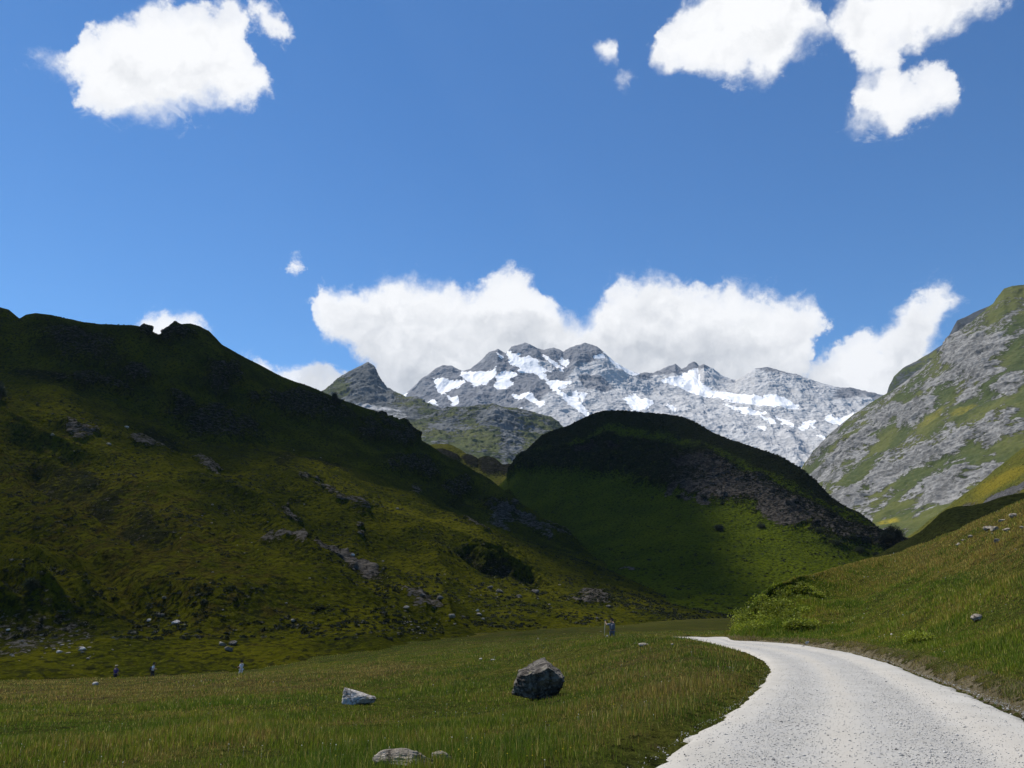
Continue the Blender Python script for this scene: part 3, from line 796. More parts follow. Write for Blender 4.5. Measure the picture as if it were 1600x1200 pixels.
# ---- 8. road, meadow and near bank
def road_z(Y):
    return CZ + np.interp(Y, [-20, 7, 10, 21, 30, 36, 41.5, 44.5, 60], [-1.25, -1.56, -1.62, -2.0, -2.15, -2.2, -2.26, -3.0, -5.0])
def road_pt(px, py):
    Y = np.linspace(3, 46, 4000)
    p = P(np.full(4000, px), np.full(4000, py), Y)
    hit = np.argmax(p[:, 2] <= road_z(Y))
    if p[hit, 2] > road_z(Y[hit]): hit = 3650
    return p[hit, :2]
LE = [road_pt(*q) for q in [(1003, 1200), (1040, 1166), (1088, 1138), (1150, 1100), (1184, 1070), (1200, 1046), (1193, 1032), (1165, 1018), (1120, 1007), (1088, 1000.5)]]
RE = [road_pt(*q) for q in [(1720, 1170), (1600, 1118), (1500, 1076), (1400, 1038), (1330, 1019), (1250, 1006.5), (1180, 1002), (1142, 1000.5), (1140, 996.5), (1132, 994.2)]]
LE = [np.array([-6.5, -12.0]), np.array([-2.4, 0.0])] + LE + [LE[-1] + np.array([-3.5, 4.0]), LE[-1] + np.array([-9, 7.0])]
RE = [np.array([-1.5, -12.0]), np.array([2.2, 0.0])] + [RE[0]] + RE[1:] + [RE[-1] + np.array([-5.0, 5.0]), RE[-1] + np.array([-12, 8.0])]
def resamp(L, n, rough=0.0, seed=0):
    L = np.array(L)
    d = np.r_[0, np.cumsum(np.linalg.norm(np.diff(L, axis=0), axis=1))]
    t = np.linspace(0, 1, n) * d[-1]
    o = np.stack([np.interp(t, d, L[:, 0]), np.interp(t, d, L[:, 1])], 1)
    w = max(2, n // 60); ker = np.hanning(2 * w + 3); ker /= ker.sum()
    for c in (0, 1):
        q = np.pad(o[:, c], w + 1, 'reflect', reflect_type='odd'); o[:, c] = np.convolve(q, ker, 'valid')
    return o
NR = 900
le, re = resamp(LE, NR), resamp(RE, NR)
# pair edges by forward distance so that cross sections run across the road
cen = (le + re) / 2
poly_road = np.concatenate([le, re[::-1]])
def road_dist(x, y):
    """distance outside the road edge (negative on the road), side: -1 left, +1 right"""
    a = le[::6]; b = re[::6]
    x = np.asarray(x); y = np.asarray(y); sh = x.shape; x = x.ravel(); y = y.ravel()
    dl = np.full(x.shape, 1e9); dr = dl.copy()
    for k in range(0, len(x), 20000):
        s = slice(k, k + 20000)
        dl[s] = np.sqrt(((x[s, None] - a[None, :, 0]) ** 2 + (y[s, None] - a[None, :, 1]) ** 2).min(1))
        dr[s] = np.sqrt(((x[s, None] - b[None, :, 0]) ** 2 + (y[s, None] - b[None, :, 1]) ** 2).min(1))
    ins = poly_in(x, y)
    d = np.minimum(dl, dr)
    return np.where(ins, -d, d).reshape(sh), np.where(dl < dr, -1, 1).reshape(sh)
def poly_in(x, y):
    q = poly_road[::8]; n = np.zeros(x.shape, bool)
    for k in range(len(q)):
        ax, ay = q[k]; bx, by = q[(k + 1) % len(q)]
        n ^= ((ay > y) != (by > y)) & (x < (bx - ax) * (y - ay) / (by - ay + 1e-12) + ax)
    return n

MC = [(800,1200,8),(400,1200,8.8),(0,1200,9.8),(-250,1200,10.5),(980,1195,7.4),(0,1130,17.5),(-250,1130,18.5),(400,1130,16),(800,1130,13.6),(1000,1112,13.4),(1110,1068,15.6),
      (0,1090,34),(-250,1092,36),(400,1085,30),(560,1099,21.5),(845,1089,22),(1000,1052,20.5),(1120,1026,22),(1165,1040,19),(-250,1070,64),(0,1066,64),(237,1061,66),(376,1056,66),(600,1036,60),(850,1016,50),(956,1006,58),
      (1030,998,33),(1076,1001,30),(960,997,38),(700,1060,32),(900,1035,32),(0,1054,104),(300,1046,108),(237,1064,86),(376,1060,86),(120,1069,86),(600,1010,118),(800,988,145),(1000,978,170),(1150,970,180),(1250,975,180),(-250,1060,100),
      (1100,966,215),(800,976,190),(1300,985,150),(1100,1000,60),(1100,990,95),(900,1000,95),(1250,1010,45),(1250,1000,70),(700,1020,80)]
mc = np.array([P(*q) for q in MC])
mc = np.vstack([mc, [[0, 0, 0.02], [-10, 0, -.5], [-25, -5, -1.2], [8, 2, 0.3], [0, -12, 0.1], [-20, 10, -1.0], [40, 10, 2.5], [60, 80, -3], [30, 30, 0.2], [120, 150, -4], [-120, 60, -5.5], [-90, 20, -3.5]]])
def wc(x, y):
    yy = np.maximum(y, -13) + 16
    return np.stack([x / yy * 3, np.log(yy) * 1.6], -1)
def tps_fit(c, z):
    n = len(c); d = np.linalg.norm(c[:, None] - c[None], axis=-1)
    K = np.where(d > 0, d * d * np.log(d + 1e-12), 0) + np.eye(n) * 0.004
    Pm = np.c_[np.ones(n), c]
    A = np.block([[K, Pm], [Pm.T, np.zeros((3, 3))]])
    return np.linalg.solve(A, np.r_[z, 0, 0, 0])
_c = wc(mc[:, 0], mc[:, 1]); _w = tps_fit(_c, mc[:, 2])
def base_h(x, y):
    sh = np.shape(x); q = wc(np.ravel(x), np.ravel(y)); o = np.empty(len(q))
    for k in range(0, len(q), 50000):
        s = slice(k, k + 50000)
        d = np.linalg.norm(q[s, None] - _c[None], axis=-1)
        o[s] = (np.where(d > 0, d * d * np.log(d + 1e-12), 0)) @ _w[:-3] + _w[-3] + q[s] @ _w[-2:]
    return o.reshape(sh)
def meadow_h(x, y, rd=None, side=None):
    h = base_h(x, y)
    if rd is None: rd, side = road_dist(x, y)
    p = np.stack([x, y, 0 * x], -1)
    und = fbm(p / 5.0, 3, 0.5, 201) * np.clip(0.10 + np.maximum(y, 0) * 0.004, 0, 0.7) + fbm(p / 1.1, 2, 0.5, 205) * 0.07
    t = ss(rd, 0.1, 2.6)
    near = (y < 52)
    t = np.where(near, t, 1)
    if side is not None:
        rt = (side > 0) & (x > np.interp(y, [0, 10, 20, 30, 38, 60, 90], [3, 5, 7, 7, 7.2, 12, 20])) & (rd > 0)
        h = h - np.where(rt, 2.6 * ss(rd, 0.3, 4.0), 0) * (1 - ss(y, 60, 90))
        und = und * np.where(rt, 0, 1)
    return np.where(near, (road_z(y) - 0.05 + 0.10 * ss(rd, 0.0, 0.5)) * (1 - t) + (h + und) * t, h + und)

def build_meadow():
    nr, na = 620, 760
    r = np.exp(np.linspace(math.log(3.0), math.log(330), nr)); a = np.linspace(R(-52), R(48), na)
    RR, AA = np.meshgrid(r, a, indexing='ij')
    x = RR * np.sin(AA); y = RR * np.cos(AA) - 6
    rd, side = road_dist(x, y)
    z = meadow_h(x, y, rd, side)
    V = np.stack([x, y, z], -1)
    X, Yp = proj(V)
    yv = y
    brown = 0.6 * ell(X, Yp, 180, 1078, 420, 22, -2, 0.6) + 0.45 * ss(y, 48, 60) * (0.6 + 1.5 * fbm(np.stack([x / 60.0, y / 9.0, 0 * x], -1), 3, 0.5, 801)) + 0.7 * ell(X, Yp, 620, 1046, 60, 8, -3, 0.6) + 0.6 * ell(X, Yp, 1050, 1040, 120, 30, 0, 0.6)
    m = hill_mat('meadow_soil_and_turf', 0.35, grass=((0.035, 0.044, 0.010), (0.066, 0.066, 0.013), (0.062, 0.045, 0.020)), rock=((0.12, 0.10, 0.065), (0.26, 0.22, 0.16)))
    far = ss(y, 70, 100)
    # worn, straw coloured verge next to the gravel
    verge = (1 - ss(np.abs(rd - 0.0), 0.05, 0.2)) * (y < 50) * (side > 0)
    add_patch('meadow', V, m, {'pale': 1 + 0 * X, 'dry': 0.25 + brown + 0.5 * verge, 'yellow': 0.35 * ss(y, 48, 60) * ss(fbm(np.stack([x / 40.0, y / 5.0, 0 * x + 3], -1), 3, 0.5, 803), 0.1, 0.4), 'scrub': 0.22 - 0.15 * far, 'rock': np.clip(0.62 * verge + 0.02, 0, 1)},
              0.85 * ell(X, Yp, 1130, 945, 130, 16, 0, 0.5) * (Yp < 1045))
build_meadow()

BANK = None
def build_bank():
    global BANK
    foot = [(x, y) for x, y in re[(re[:, 1] > -11) & (re[:, 1] < 41)]]
    foot = np.array(foot)
    # the road edge up to the point where it turns left behind the bank
    ed = RE[1:-4]
    ft = resamp([np.array([-0.6, -6.0]), *ed, RE[-4] + np.array([0.5, 3.0]), RE[-4] + np.array([4.0, 10.0])], 700)
    n = 700
    us = np.linspace(0, 1, n)
    # outline of the bank against what is behind it
    rd = [(1150, 994, 40.5), (1156, 985, 40.8), (1165, 970, 41), (1172, 952, 41.5), (1185, 936, 42), (1205, 921, 42.5), (1225, 912, 43), (1260, 902, 45), (1300, 893, 47), (1360, 881, 51), (1420, 871, 55), (1450, 862, 56), (1480, 852, 56), (1510, 839, 55),
          (1530, 834, 54), (1560, 818, 52), (1590, 806, 50), (1610, 797, 49), (1700, 762, 45), (1900, 690, 38), (2300, 600, 26), (3400, 400, 13)]
    rd = np.array(rd, float)
    pts = P(rd[:, 0], rd[:, 1], rd[:, 2])
    pts = np.vstack([[[pts[0, 0] + 1.2, 47, -0.6 + CZ - 1.9]], pts])
    # order from near camera to far to match foot
    pts = pts[::-1]
    pts = np.vstack([[[13, -6, 4.5]], pts])
    d = np.r_[0, np.cumsum(np.linalg.norm(np.diff(pts[:, :2], axis=0), axis=1))]
    key = np.r_[0, np.cumsum(np.linalg.norm(np.diff(ft, axis=0), axis=1))]
    # match: foot arc fraction <-> ridge arc fraction, via chosen anchors
    fr = us
    tr = np.interp(fr, [0, 0.35, 0.62, 0.80, 0.90, 1.0], [0, 0.30, 0.62, 0.86, 0.95, 1.0])
    rp = np.stack([np.interp(tr * d[-1], d, pts[:, c]) for c in range(3)], -1)
    fp = np.c_[ft, road_z(ft[:, 1]) - 0.06]
    fi = fp.copy(); fi[:, 2] -= 0.25
    dirv = rp - fp
    m1 = fp + dirv * 0.10; m1[:, 2] = fp[:, 2] + dirv[:, 2] * 0.075 + 0.04
    m2 = fp + dirv * 0.45; m2[:, 2] = fp[:, 2] + dirv[:, 2] * 0.50
    ext = rp.copy(); hd = np.stack([np.interp(us, [0, 0.6, 1], [1, 0.85, 0.45]), np.interp(us, [0, 0.6, 1], [0.1, 0.5, 0.9])], -1)
    ext[:, :2] += hd * 5; ext[:, 2] -= 1.6
    ext2 = ext.copy(); ext2[:, :2] += hd * 14; ext2[:, 2] -= 8
    V = span([fi - np.c_[hd * 0.25, 0 * hd[:, :1]], fp, m1, m2, rp, ext, ext2], 560, [0.1, 0.9, 2.2, 2.4, 0.5, 0.3])
    N = grid_normals(V)
    X, Yp = proj(V)
    v = (np.arange(V.shape[0]) / V.shape[0])[:, None] + 0 * X
    up = ss(v, 0.08, 0.3)
    lump = fbm(V / 4.0, 4, 0.5, 221) * 0.5 + fbm(V / 1.0, 3, 0.5, 225) * 0.12
    V = V + N * (lump * up * (1 - 0.9 * ss(v, 0.45, 0.75)))[..., None]
    verge = 1 - ss(v + 0.03 * fbm(V / 0.8, 3, 0.5, 229), 0.025, 0.06)
    brown = 0.35 + 0.4 * ss(-Yp, -900, -860)
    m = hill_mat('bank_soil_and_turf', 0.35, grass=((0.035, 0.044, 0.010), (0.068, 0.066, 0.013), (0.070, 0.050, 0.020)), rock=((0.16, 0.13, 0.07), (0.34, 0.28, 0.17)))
    add_patch('grassy_bank', V, m, {'pale': 1 + 0 * X, 'dry': brown + 0.5 * verge, 'rock': 0.1 + 0.65 * verge, 'scrub': 0.2 + 0 * X}, 0 * X)
    BANK = V
build_bank()

def road_mat():
    m, k = bsdf_mat('white_limestone_gravel')
    p = pos(k)
    ac = k.attr('across')
    fine = k.noise(p, 55.0, 4, 0.75)
    mid = k.noise(p, 9.0, 6, 0.7)
    big = k.noise(p, 0.9, 4, 0.55)
    v = k.n('ShaderNodeTexVoronoi', None, Vector=p, Scale=38.0)
    coarse = k.step(k.m('ADD', k.attr('coarse'), k.m('MULTIPLY', k.m('SUBTRACT', big, 0.5), 1.2)), 0.3, 0.7)
    c = k.mix(k.step(big, 0.35, 0.65), (0.345, 0.325, 0.285), (0.40, 0.378, 0.335))
    c = k.mix(k.m('MULTIPLY', coarse, k.step(mid, 0.35, 0.7)), c, (0.355, 0.34, 0.315))
    sp = k.m('MULTIPLY', k.step(k.m('ADD', fine, k.m('MULTIPLY', mid, 0.35)), 0.74, 0.90), k.m('ADD', 0.25, k.m('MULTIPLY', coarse, 0.75)))
    c = k.mix(k.m('MULTIPLY', sp, 0.42), c, (0.25, 0.25, 0.255))
    c = k.mix(k.m('MULTIPLY', k.step(v.outputs['Color'], 0.75, 0.95), 0.35), c, (0.47, 0.445, 0.40))
    dust = k.m('MULTIPLY', k.attr('track'), 0.5)
    c = k.mix(dust, c, (0.41, 0.37, 0.31))
    h = k.m('MULTIPLY', k.m('ADD', k.m('MULTIPLY', fine, 0.8), k.m('ADD', mid, k.m('MULTIPLY', v.outputs['Distance'], -0.5))), k.m('ADD', 0.3, k.m('MULTIPLY', coarse, 0.6)))
    finish(k, c, 0.95, h, 0.018, 0.8, 0.15)
    return m
def build_road():
    nu = 90
    t = np.linspace(0, 1, nu)
    xy = le[:, None] * (1 - t)[None, :, None] + re[:, None] * t[None, :, None]
    p3 = np.concatenate([xy, 0 * xy[..., :1]], -1)
    edge = (fbm(p3 / 0.5, 3, 0.6, 241)) * 0.30
    e = np.minimum(t, 1 - t)[None, :]
    outward = np.where(t[None, :] < 0.5, -1, 1) * np.exp(-(e / 0.12) ** 2)
    across = (re - le); across /= np.linalg.norm(across, axis=1, keepdims=True)
    xy = xy + across[:, None] * (outward * edge)[..., None]
    z = road_z(xy[..., 1]) + 0.02
    rut = -0.025 * (np.exp(-((t - 0.30) / 0.07) ** 2) + np.exp(-((t - 0.72) / 0.07) ** 2))[None]
    z = z + rut + 0.02 * fbm(p3 / 0.9, 3, 0.5, 245) - 0.10 * np.exp(-(e / 0.035) ** 2)
    V = np.concatenate([xy, z[..., None]], -1)
    tr = (np.exp(-((t - 0.42) / 0.05) ** 2) + np.exp(-((t - 0.80) / 0.06) ** 2) + 0.8 * np.exp(-((t - 0.05) / 0.07) ** 2))[None] + 0 * z
    coarse = (np.exp(-((t - 0.25) / 0.13) ** 2) + np.exp(-((t - 0.60) / 0.14) ** 2))[None] + 0 * z
    add = {'across': np.broadcast_to(t[None], z.shape), 'track': np.clip(tr, 0, 1), 'coarse': np.clip(coarse, 0, 1)}
    o = mesh_obj('gravel_road', V.reshape(-1, 3), grid_faces(*z.shape), road_mat(), attrs=add)
    o['kind'] = 'structure'
    PATCH['gravel_road'] = V
    return V
ROAD = build_road()

# one sheet under everything, out to the horizon
g = mesh_obj('ground', np.array([[-30000, -30000, -16], [30000, -30000, -16], [30000, 30000, -16], [-30000, 30000, -16]]), [(0, 1, 2, 3)],
             hill_mat('valley_floor_turf', 3.0), smooth=False)
g['kind'] = 'structure'

# ------------------------------------------------------------------ loose gravel on the road
def gravel():
    n = 30000
    V = ROAD; nv, nu = V.shape[:2]
    y = V[:, nu // 2, 1]
    rows = np.where((y > 5.0) & (y < 38))[0]
    w = 1.0 / np.maximum(y[rows], 5) ** 1.9; w /= w.sum()
    i = rng.choice(rows, n, p=w)
    tt = np.arange(nu) / nu
    cw = 0.22 + np.exp(-((tt - 0.25) / 0.12) ** 2) + np.exp(-((tt - 0.62) / 0.13) ** 2); cw[0] = cw[-1] = 0; cw /= cw.sum()
    j = rng.choice(nu - 1, n, p=cw[:-1] / cw[:-1].sum())
    i = np.minimum(i, nv - 2)
    a, b = rng.random(n)[:, None], rng.random(n)[:, None]
    c = V[i, j] * (1 - a) * (1 - b) + V[i + 1, j] * a * (1 - b) + V[i, j + 1] * (1 - a) * b + V[i + 1, j + 1] * a * b
    ne = 5000
    ie = rng.choice(rows, ne, p=w); ie = np.minimum(ie, nv - 2); sd_ = rng.random(ne) < 0.12
    A_, B_ = V[ie, 0], V[ie, -1]; dr_ = (B_ - A_)[:, :2]; dr_ /= np.linalg.norm(dr_, axis=1, keepdims=True)
    off = (rng.random(ne) ** 2) * np.where(sd_, 0.22, 0.5) - 0.12
    ce = np.where(sd_[:, None], A_[:, :2] - dr_ * off[:, None], B_[:, :2] + dr_ * off[:, None])
    rd_, sde = road_dist(ce[:, 0], ce[:, 1])
    ze = np.where(sd_, np.maximum(meadow_h(ce[:, 0], ce[:, 1], rd_, -np.ones(ne)), road_z(ce[:, 1]) + 0.01), road_z(ce[:, 1]) + 0.03 + 0.06 * np.maximum(off, 0))
    c = np.vstack([c, np.c_[ce, ze]]); n = n + ne
    s = 0.0025 + 0.008 * rng.random(n) ** 2.5 + 0.012 * (rng.random(n) > 0.985)
    base = np.array([[1, 0, 0], [-1, 0, 0], [0, 1, 0], [0, -1, 0], [0, 0, 1], [0, 0, -1.0]])
    F0 = np.array([[0, 2, 4], [2, 1, 4], [1, 3, 4], [3, 0, 4], [2, 0, 5], [1, 2, 5], [3, 1, 5], [0, 3, 5]])
    jit = 1 + 0.5 * (rng.random((n, 6, 3)) - 0.5)
    q = base[None] * jit * s[:, None, None] * (0.6 + 0.9 * rng.random((n, 1, 3)))
    th = rng.random(n) * 6.28; cs, sn = np.cos(th)[:, None], np.sin(th)[:, None]
    qx = q[..., 0] * cs - q[..., 1] * sn; qy = q[..., 0] * sn + q[..., 1] * cs
    q = np.stack([qx, qy, q[..., 2] * 0.7], -1) + c[:, None] + np.array([0, 0, 0.003])
    F = (F0[None] + (np.arange(n) * 6)[:, None, None]).reshape(-1, 3)
    g = 0.30 + 0.24 * rng.random(n) ** 0.6; dk = rng.random(n) < 0.05; g[dk] = 0.15 + 0.15 * rng.random(dk.sum())
    col = np.repeat(np.stack([g, g * 0.95, g * 0.86], -1), 6, axis=0)
    m, k = bsdf_mat('loose_stone')
    finish(k, k.attr('tone', True), 0.9, None, spec=0.2)
    o = mesh_obj('gravel', q.reshape(-1, 3), F, m, smooth=False, cols={'tone': col})
    tag(o, 'loose white and grey gravel strewn over the road', 'gravel', kind='stuff')
gravel()

# ------------------------------------------------------------------ grass
def grass_mat(name):
    m, k = bsdf_mat(name)
    c = k.attr('tone', True)
    b = k.n('ShaderNodeBsdfPrincipled', None, Base_Color=c, Roughness=0.6)
    k.set(b.inputs['Specular IOR Level'], 0.2)
    tr = k.n('ShaderNodeBsdfTranslucent', None, Color=c)
    mx = k.n('ShaderNodeMixShader', None, Fac=0.38, i1=b.outputs[0], i2=tr.outputs[0])
    o = k.n('ShaderNodeOutputMaterial')
    k.t.links.new(mx.outputs[0], o.inputs[0])
    return m
GM = grass_mat('grass_blades')
def blades(name, base, h, w, tone, label, cat='grass', lean=0.45):
    n = len(base)
    th = rng.random(n) * 2 * np.pi
    wv = np.stack([np.cos(th), np.sin(th), 0 * th], -1) * w[:, None] * 0.5
    la = rng.random(n) * 2 * np.pi; ln = rng.random(n) ** 1.5 * lean
    tip = np.stack([np.cos(la) * ln, np.sin(la) * ln, np.sqrt(np.maximum(1 - ln ** 2, 0.2))], -1) * h[:, None]
    midp = np.stack([np.cos(la) * ln * 0.35, np.sin(la) * ln * 0.35, np.full(n, 0.58)], -1) * h[:, None]
    base = base - np.array([0, 0, 0.02])
    V = np.stack([base - wv, base + wv, base + midp + wv * 0.75, base + midp - wv * 0.75, base + tip], 1)
    i = (np.arange(n) * 5)[:, None]
    F = np.concatenate([i + np.array([[0, 1, 2]]), i + np.array([[0, 2, 3]]), i + np.array([[3, 2, 4]])], 0)
    col = np.repeat(tone, 5, axis=0)
    o = mesh_obj(name, V.reshape(-1, 3), F, GM, smooth=False, cols={'tone': col})
    tag(o, label, cat, kind='stuff')
    return o
def tones(p, X, Yp, brown, n):
    n1 = fbm(np.stack([p[:, 0], p[:, 1], 0 * p[:, 0]], -1) / 3.5, 3, 0.5, 301)
    n2 = fbm(np.stack([p[:, 0], p[:, 1], 0 * p[:, 0]], -1) / 0.7, 2, 0.5, 305)
    g1 = np.array([0.046, 0.068, 0.010]); g2 = np.array([0.088, 0.098, 0.014]); br = np.array([0.135, 0.092, 0.042]); st = np.array([0.20, 0.165, 0.085])
    t = ss(n1 + 0.5 * n2 + 0.35 * (rng.random(n) - 0.5), -0.35, 0.35)[:, None]
    c = g1 * (1 - t) + g2 * t
    b = (rng.random(n) < np.clip(brown - 0.02 + 1.0 * n1 + 0.4 * n2, 0.03, 0.8))[:, None]
    c = np.where(b, br * (0.7 + 0.6 * rng.random((n, 1))), c)
    s = (rng.random(n) < 0.09 + 0.06 * brown)[:, None]
    c = np.where(s, st * (0.7 + 0.5 * rng.random((n, 1))), c)
    return c * (0.5 + 1.0 * rng.random((n, 1))) * np.array([2.0, 2.05, 1.15])
def meadow_grass():
    n = 700000
    # spread evenly over the ground as it recedes: more per square metre close to the camera
    u = rng.random(n)
    Y = np.exp(np.log(6.0) + u * (np.log(125.0) - np.log(6.0)))
    sx = -0.78 + rng.random(n) * 1.30
    x = sx * Y; y = Y
    rd, side = road_dist(x, y)
    rag = -0.10 + 0.25 * fbm(np.stack([x, y, 0 * x], -1) / 0.6, 2, 0.5, 311)
    ok = (rd > rag) & ~((side > 0) & (rd < 40) & (x > 3) & (Y > -5) & (x > np.interp(y, [0, 10, 20, 30, 42, 60], [5, 6, 8, 9, 9, 14])))
    x, y, rd = x[ok], y[ok], rd[ok]; n = len(x)
    z = meadow_h(x, y, rd)
    b = np.stack([x, y, z], -1); X, Yp = proj(b)
    tall = 0.5 + 1.0 * ss(fbm(b / 2.6, 3, 0.5, 315), -0.3, 0.4)
    h = (0.05 + 0.085 * rng.random(n)) * tall * (0.35 + 0.65 * ss(rd, 0.0, 1.2))
    seed = rng.random(n) < 0.015 + 0.10 * (rd < 1.6) * (rd > 0.3)
    h = np.where(seed, h * 1.4 + 0.06, h)
    w = np.maximum(0.0036, 0.00058 * y) * (0.7 + 0.8 * rng.random(n))
    h = np.maximum(h, 0.0)
    brown = 0.16 + 0.55 * ell(X, Yp, 150, 1076, 460, 20, -2, 0.6) + 0.7 * ell(X, Yp, 600, 1044, 70, 9, -3, 0.6) + 0.35 * ell(X, Yp, 1020, 1080, 200, 60, -10, 0.6) - 0.2 * ell(X, Yp, 640, 1120, 320, 34, -4, 0.6) \
        + 0.4 * ell(X, Yp, 450, 1150, 300, 8, -10, 0.6)
    blades('meadow_grass', b, h, w, tones(b, X, Yp, brown, n), 'green and brown meadow grass left of the gravel road')
meadow_grass()
def bank_pts(n, vmin=0.03, vmax=0.90, p=None):
    V = BANK; nv, nu = V.shape[:2]
    j = rng.integers(int(nu * 0.12), nu - 1, n)
    i = (nv * (vmin + (vmax - vmin) * rng.random(n))).astype(int)
    a, b = rng.random(n)[:, None], rng.random(n)[:, None]
    c = V[i, j] * (1 - a) * (1 - b) + V[i + 1, j] * a * (1 - b) + V[i, j + 1] * (1 - a) * b + V[i + 1, j + 1] * a * b
    return c, i / nv
def bank_grass():
    n = 560000
    b, v = bank_pts(n, 0.022)
    edge = v - 0.05
    ok = rng.random(n) < np.clip(0.5 + ss(v, 0.02, 0.075), 0, 1)
    b, v = b[ok], v[ok]
    X, Yp = proj(b)
    ok = (X > 1120) & (X < 1900) & (b[:, 1] > 3)
    b, v, X, Yp = b[ok], v[ok], X[ok], Yp[ok]; n = len(b)
    tall = 0.5 + 1.0 * ss(fbm(b / 2.2, 3, 0.5, 325), -0.3, 0.4)
    h = (0.06 + 0.11 * rng.random(n)) * tall * (0.45 + 0.55 * ss(v, 0.04, 0.14))
    h = h * (1 + 1.3 * ell(X, Yp, 1200, 955, 70, 45, -30, 0.6)); lush = ell(X, Yp, 1205, 955, 75, 45, -30, 0.6)
    w = np.maximum(0.0036, 0.00058 * b[:, 1]) * (0.7 + 0.8 * rng.random(n))
    brown = -0.3 * lush + 0.18 + 0.55 * ss(-Yp, -925, -880) + 0.45 * (1 - ss(v, 0.03, 0.08)) - 0.15 * ell(X, Yp, 1480, 1010, 150, 50, 10, 0.6)
    tn = tones(b, X, Yp, brown, n)
    stw = (v < 0.062) & (rng.random(n) < 0.7)
    tn = np.where(stw[:, None], np.array([0.26, 0.20, 0.10]) * (0.6 + 0.7 * rng.random((n, 1))), tn)
    blades('bank_grass', b, h, w, tn * np.array([1.2, 1.2, 1.05]), 'long green and straw coloured grass covering the bank right of the road')
bank_grass()

def flowers(name, pts, size, col, label):
    """little five petalled heads on thin stems"""
    n = len(pts)
    V = []; F = []
    h = 0.07 + 0.09 * rng.random(n)
    s = size * (0.7 + 0.6 * rng.random(n)) * np.maximum(1, pts[:, 1] / 14)
    ang = np.arange(5) * 2 * np.pi / 5
    ring = np.stack([np.cos(ang), np.sin(ang), 0.25 * np.ones(5)], -1)
    tilt = (rng.random((n, 1, 3)) - 0.5) * 0.9
    head = pts + np.stack([0 * h, 0 * h, h], -1)
    rg = ring[None] + tilt * ring[None, :, [1]] ; rg[..., 2] += -0.8 * ring[None, :, 1]
    vv = np.concatenate([(head[:, None] + rg * s[:, None, None]), head[:, None] - np.array([0, 0, 0.3]) * s[:, None, None], pts[:, None] + [[[0.002, 0, 0]]], pts[:, None] - [[[0.002, 0, 0]]]], 1)
    i = (np.arange(n) * 8)[:, None]
    f = [i + np.array([[a, (a + 1) % 5, 5]]) for a in range(5)] + [i + np.array([[6, 7, 5]])]
    F = np.concatenate(f, 0)
    tone = np.tile(np.array(col), (n, 8, 1)).astype(float); tone[:, 6:] = (0.05, 0.07, 0.02)
    o = mesh_obj(name, vv.reshape(-1, 3), F, GM, smooth=False, cols={'tone': tone.reshape(-1, 3)})
    tag(o, label, 'flowers', kind='stuff')
def scatter_meadow(cands, n, spread):
    out = []
    while len(out) < n:
        px, py, rx, ry = cands[rng.integers(len(cands))]
        X = px + rng.normal() * rx; Yq = py + rng.normal() * ry
        V = PATCH['meadow']
        out.append((X, Yq))
    return out
def meadow_flowers():
    def pts(n, cl):
        u = rng.random(n); Y = np.exp(np.log(7.0) + u * np.log(60 / 7.0)); x = (-0.7 + rng.random(n) * 1.05) * Y
        rd, side = road_dist(x, Y)
        b = np.stack([x, Y, meadow_h(x, Y, rd)], -1); X, Yp = proj(b)
        dens = 0.06 + 1.1 * ss(fbm(b / 3.0, 3, 0.5, cl), 0.05, 0.3)
        ok = (rd > 0.4) & (side < 0) & (rng.random(n) < dens)
        return b[ok]
    a = pts(2600, 401); c, v = bank_pts(1500, 0.10, 0.8)
    ok = (c[:, 1] > 7) & (rng.random(len(c)) < 0.05 + ss(fbm(c / 2.5, 3, 0.5, 405), 0.05, 0.3))
    flowers('yellow_wildflowers', np.vstack([a, c[ok]]), 0.006, (0.42, 0.34, 0.03), 'small yellow wildflowers scattered through the meadow and bank grass')
    a = pts(700, 411); c, v = bank_pts(1300, 0.06, 0.8)
    ok = (c[:, 1] > 7) & (rng.random(len(c)) < 0.04 + ss(fbm(c / 2.5, 3, 0.5, 415), 0.1, 0.3))
    flowers('white_wildflowers', np.vstack([a, c[ok]]), 0.006, (0.5, 0.5, 0.45), 'small white wildflowers scattered through the meadow and bank grass')
meadow_flowers()

# ------------------------------------------------------------------ rocks
def rock_mat(name, dark, light, S=1.0):
    m, k = bsdf_mat(name)
    tcn = k.n('ShaderNodeTexCoord'); p = tcn.outputs['Object']
    a = k.noise(p, 2.2 / S, 8, 0.7, 0.3); b = k.noise(p, 14.0 / S, 6, 0.7)
    v = k.n('ShaderNodeTexVoronoi', {'feature': 'DISTANCE_TO_EDGE'}, Vector=k.v('ADD', p, k.v('SCALE', k.n('ShaderNodeCombineXYZ', None, X=a, Y=b, Z=a).outputs[0], 0.3)), Scale=2.3 / S)
    crack = k.step(v.outputs['Distance'], 0.035, 0.0)
    c = k.mix(k.step(a, 0.38, 0.62), dark, light)
    c = k.mix(k.step(b, 0.55, 0.7), c, tuple(min(q * 1.4, 0.6) for q in light))
    c = k.mix(k.m('MULTIPLY', crack, 0.7), c, tuple(q * 0.3 for q in dark))
    c = k.mix(k.step(k.noise(p, 5.0 / S, 4, 0.6), 0.62, 0.70), c, (0.16, 0.15, 0.06))
    h = k.m('ADD', k.m('ADD', a, k.m('MULTIPLY', b, 0.4)), k.m('MULTIPLY', crack, -0.25))
    finish(k, c, 0.9, h, 0.12 * S, 0.9, 0.2)
    return m
RM_pale = rock_mat('pale_stone', (0.17, 0.14, 0.105), (0.40, 0.345, 0.27))
RM_dark = rock_mat('dark_stone', (0.040, 0.033, 0.026), (0.20, 0.175, 0.14))
RM_white = rock_mat('white_stone', (0.34, 0.30, 0.25), (0.60, 0.55, 0.48))
